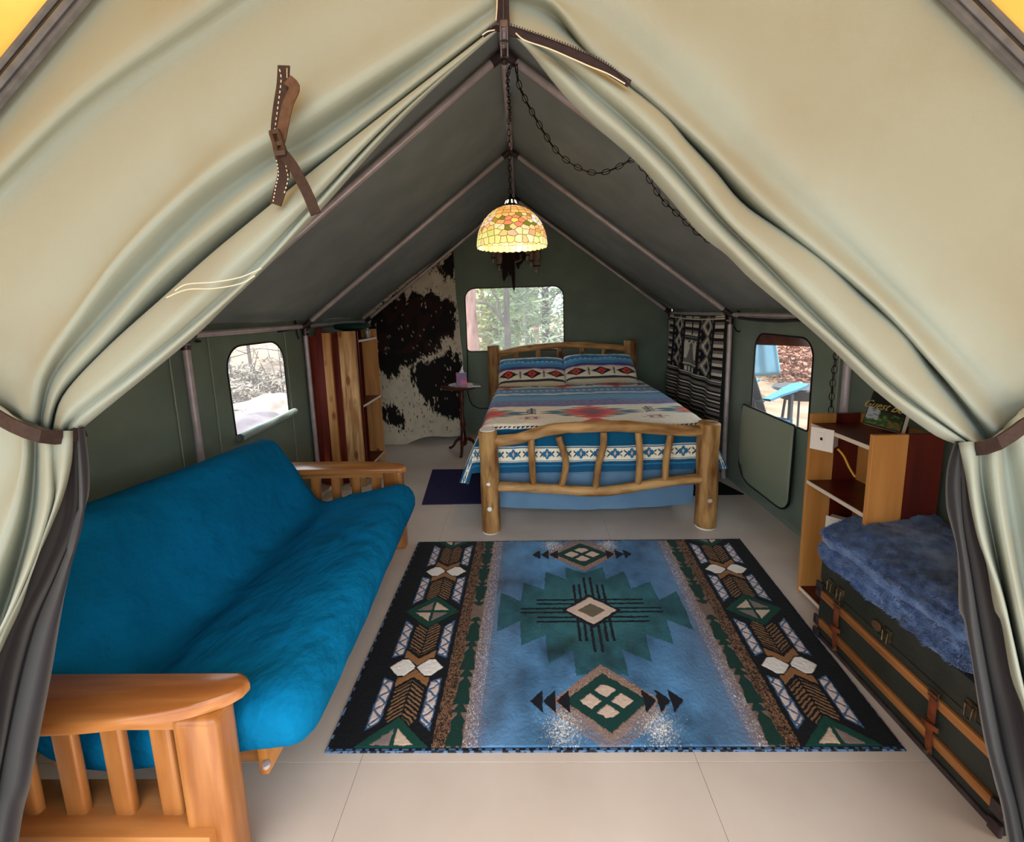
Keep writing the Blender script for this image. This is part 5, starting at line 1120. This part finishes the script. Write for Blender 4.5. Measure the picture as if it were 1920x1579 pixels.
# ---- adirondack chair outside the right window
M_ad = mat('dark_slate_paint', '17202a', .6, '121a22', 8); M_adb = mat('arm_sky_reflection_seat_blue', '1f6586', .55, '1a5874', 6)  # blue of the arms is sky reflection put into the colour; seat shares it
ac = thing('adirondack_chair', 'dark slatted adirondack chair with sky reflection painted blue on its arms outside the right window', 'chair', (3.1, 4.5, -.3))
XA = 2.65; O_ = on_x(1437, 748, XA); _e = on_z(1505, 718, O_.z); _d = (_e-O_).normalized(); Wn = Vector((-_d.y, _d.x, 0))
if Wn.dot(O_-CAM) < 0: Wn = -Wn
Wv = Wn*.56; _c = O_-CAM; Nn = Wn
def pp(x, y, w=0):
    d = ray(x, y); return CAM+d*((O_-CAM).dot(Nn)/d.dot(Nn))+Wv*w
for k in (0, 1):
    A0_, A1_ = pp(1437, 748, k), pp(1505, 718, k)
    b = MB(); up_ = [A0_.lerp(A1_, t)+Wn*w for t, w in ((0, .04), (.3, .05), (.6, .08), (.85, .09), (1, .07))]; dn_ = [p-Wn*w*2 for p, w in zip(up_, (.04, .05, .08, .09, .07))]
    b.ribbon(up_, dn_, (0, 0, -.025)); b.build('arm', M_adb, ac)
    f = pp(1484, 735, k); g0 = Vector((f.x, f.y, -.28)); b = MB(); b.bar(f+Vector((0, 0, -.03)), g0, .10, .03, up=Wn); b.build('front_leg', M_ad, ac)
    h_ = A0_-f; h_.z = 0; b = MB(); b.bar(Vector((f.x, f.y, .10)), Vector((f.x, f.y, -.25))+h_*1.5, .11, .03, up=Wn); b.build('stringer', M_ad, ac)
bb = pp(1450, 815); bt = pp(1413, 693)
for k in range(6):
    w = .08+k*.168; hh = (.0, .05, .08, .08, .05, 0)[k]; b = MB(); b.bar(bb+Wv*w, bt+Wv*w+Vector((0, 0, hh)), .080, .018, up=Wn.cross(bt-bb).normalized()*-1); b.build('back_slat', M_ad, ac)
b = MB(); b.bar(pp(1428, 752, -.04), pp(1428, 752, 1.04), .05, .02); b.build('back_rail', M_ad, ac)
for k in range(6):
    q0 = pp(1482, 790).lerp(pp(1452, 806), k/5); b = MB(); b.bar(q0-Wv*.04, q0+Wv*1.04, .02, .06); b.build('seat_slat', M_adb, ac)
# ---- fire table and blue shelter beyond it
M_tb = mat('dark_metal_table', '26252a', .4, metal=.5)
ft = thing('patio_table', 'low dark round patio table behind the dark adirondack chair', 'table', (3.9, 4.9, -.3)); c_ = on_x(1498, 730, 3.7)
b = MB(); b.lathe([(0, .0), (.30, 0), (.32, .02), (.30, .04), (0, .04)], c_, 30); b.build('table_top', M_tb, ft)
b = MB(); b.lathe([(0, -.12), (.22, -.12), (.25, 0), (0, 0)], c_, 24); b.build('bowl', M_tb, ft)
for k in range(3): a = k*2.1; b = MB(); b.bar(c_+Vector((.16*math.cos(a), .16*math.sin(a), -.1)), Vector((c_.x+.22*math.cos(a), c_.y+.22*math.sin(a), -.28)), .025, .025); b.build('leg', M_tb, ft)
p = [on_x(1396, 620, 4.9), on_x(1396, 707, 4.9), on_x(1464, 702, 4.9), on_x(1452, 620, 4.9)]; b = MB()
b.grid([[p[0].lerp(p[3], u/12).lerp(p[1].lerp(p[2], u/12), v/12)+Vector((.04*math.sin(u*1.3), 0, 0)) for u in range(13)] for v in range(13)]); b.tube([p[0]+Vector((0, 0, .05)), p[3]+Vector((0, 0, .05))], .02, 6)
o = b.build('canvas_shelter', mat('pale_blue_tarp', '6a94aa', .8, '5c869c', 4, trans=.2)); tag(o, 'pale blue hanging tarp shelter at the top left of the right window', 'tarp'); md = o.modifiers.new('t', 'SOLIDIFY'); md.thickness = .01
foliage_rocks = thing('brush_pile', 'reddish brown brush and leaf litter beyond the patio table', 'brush', (6.5, 8, -.2)); foliage('leaf_litter', (6.9, 10.0, .3), (1.2, 3.0, .75), 9000, .05, mat('red_litter', '9a7060', .9, '7a564a', 3), foliage_rocks, 5, needles=False)
# the brown screen valance over the right window
P = [(1408, 648), (1412, 635), (1424, 626), (1450, 624), (1490, 628), (1510, 640), (1516, 652), (1512, 648), (1460, 645), (1412, 645)]
b = MB(); b.prism([on_x(x, y, 1.985) for x, y in ((1405, 646), (1413, 632), (1430, 622), (1455, 620), (1490, 624), (1508, 634), (1519, 650))], (.012, 0, 0)); o = b.build('rolled_awning', mat('rust_brown_roll', '6b3a2c', .85, '54291f', 20)); tag(o, 'rust brown rolled window awning outside the top of the right window', 'awning')
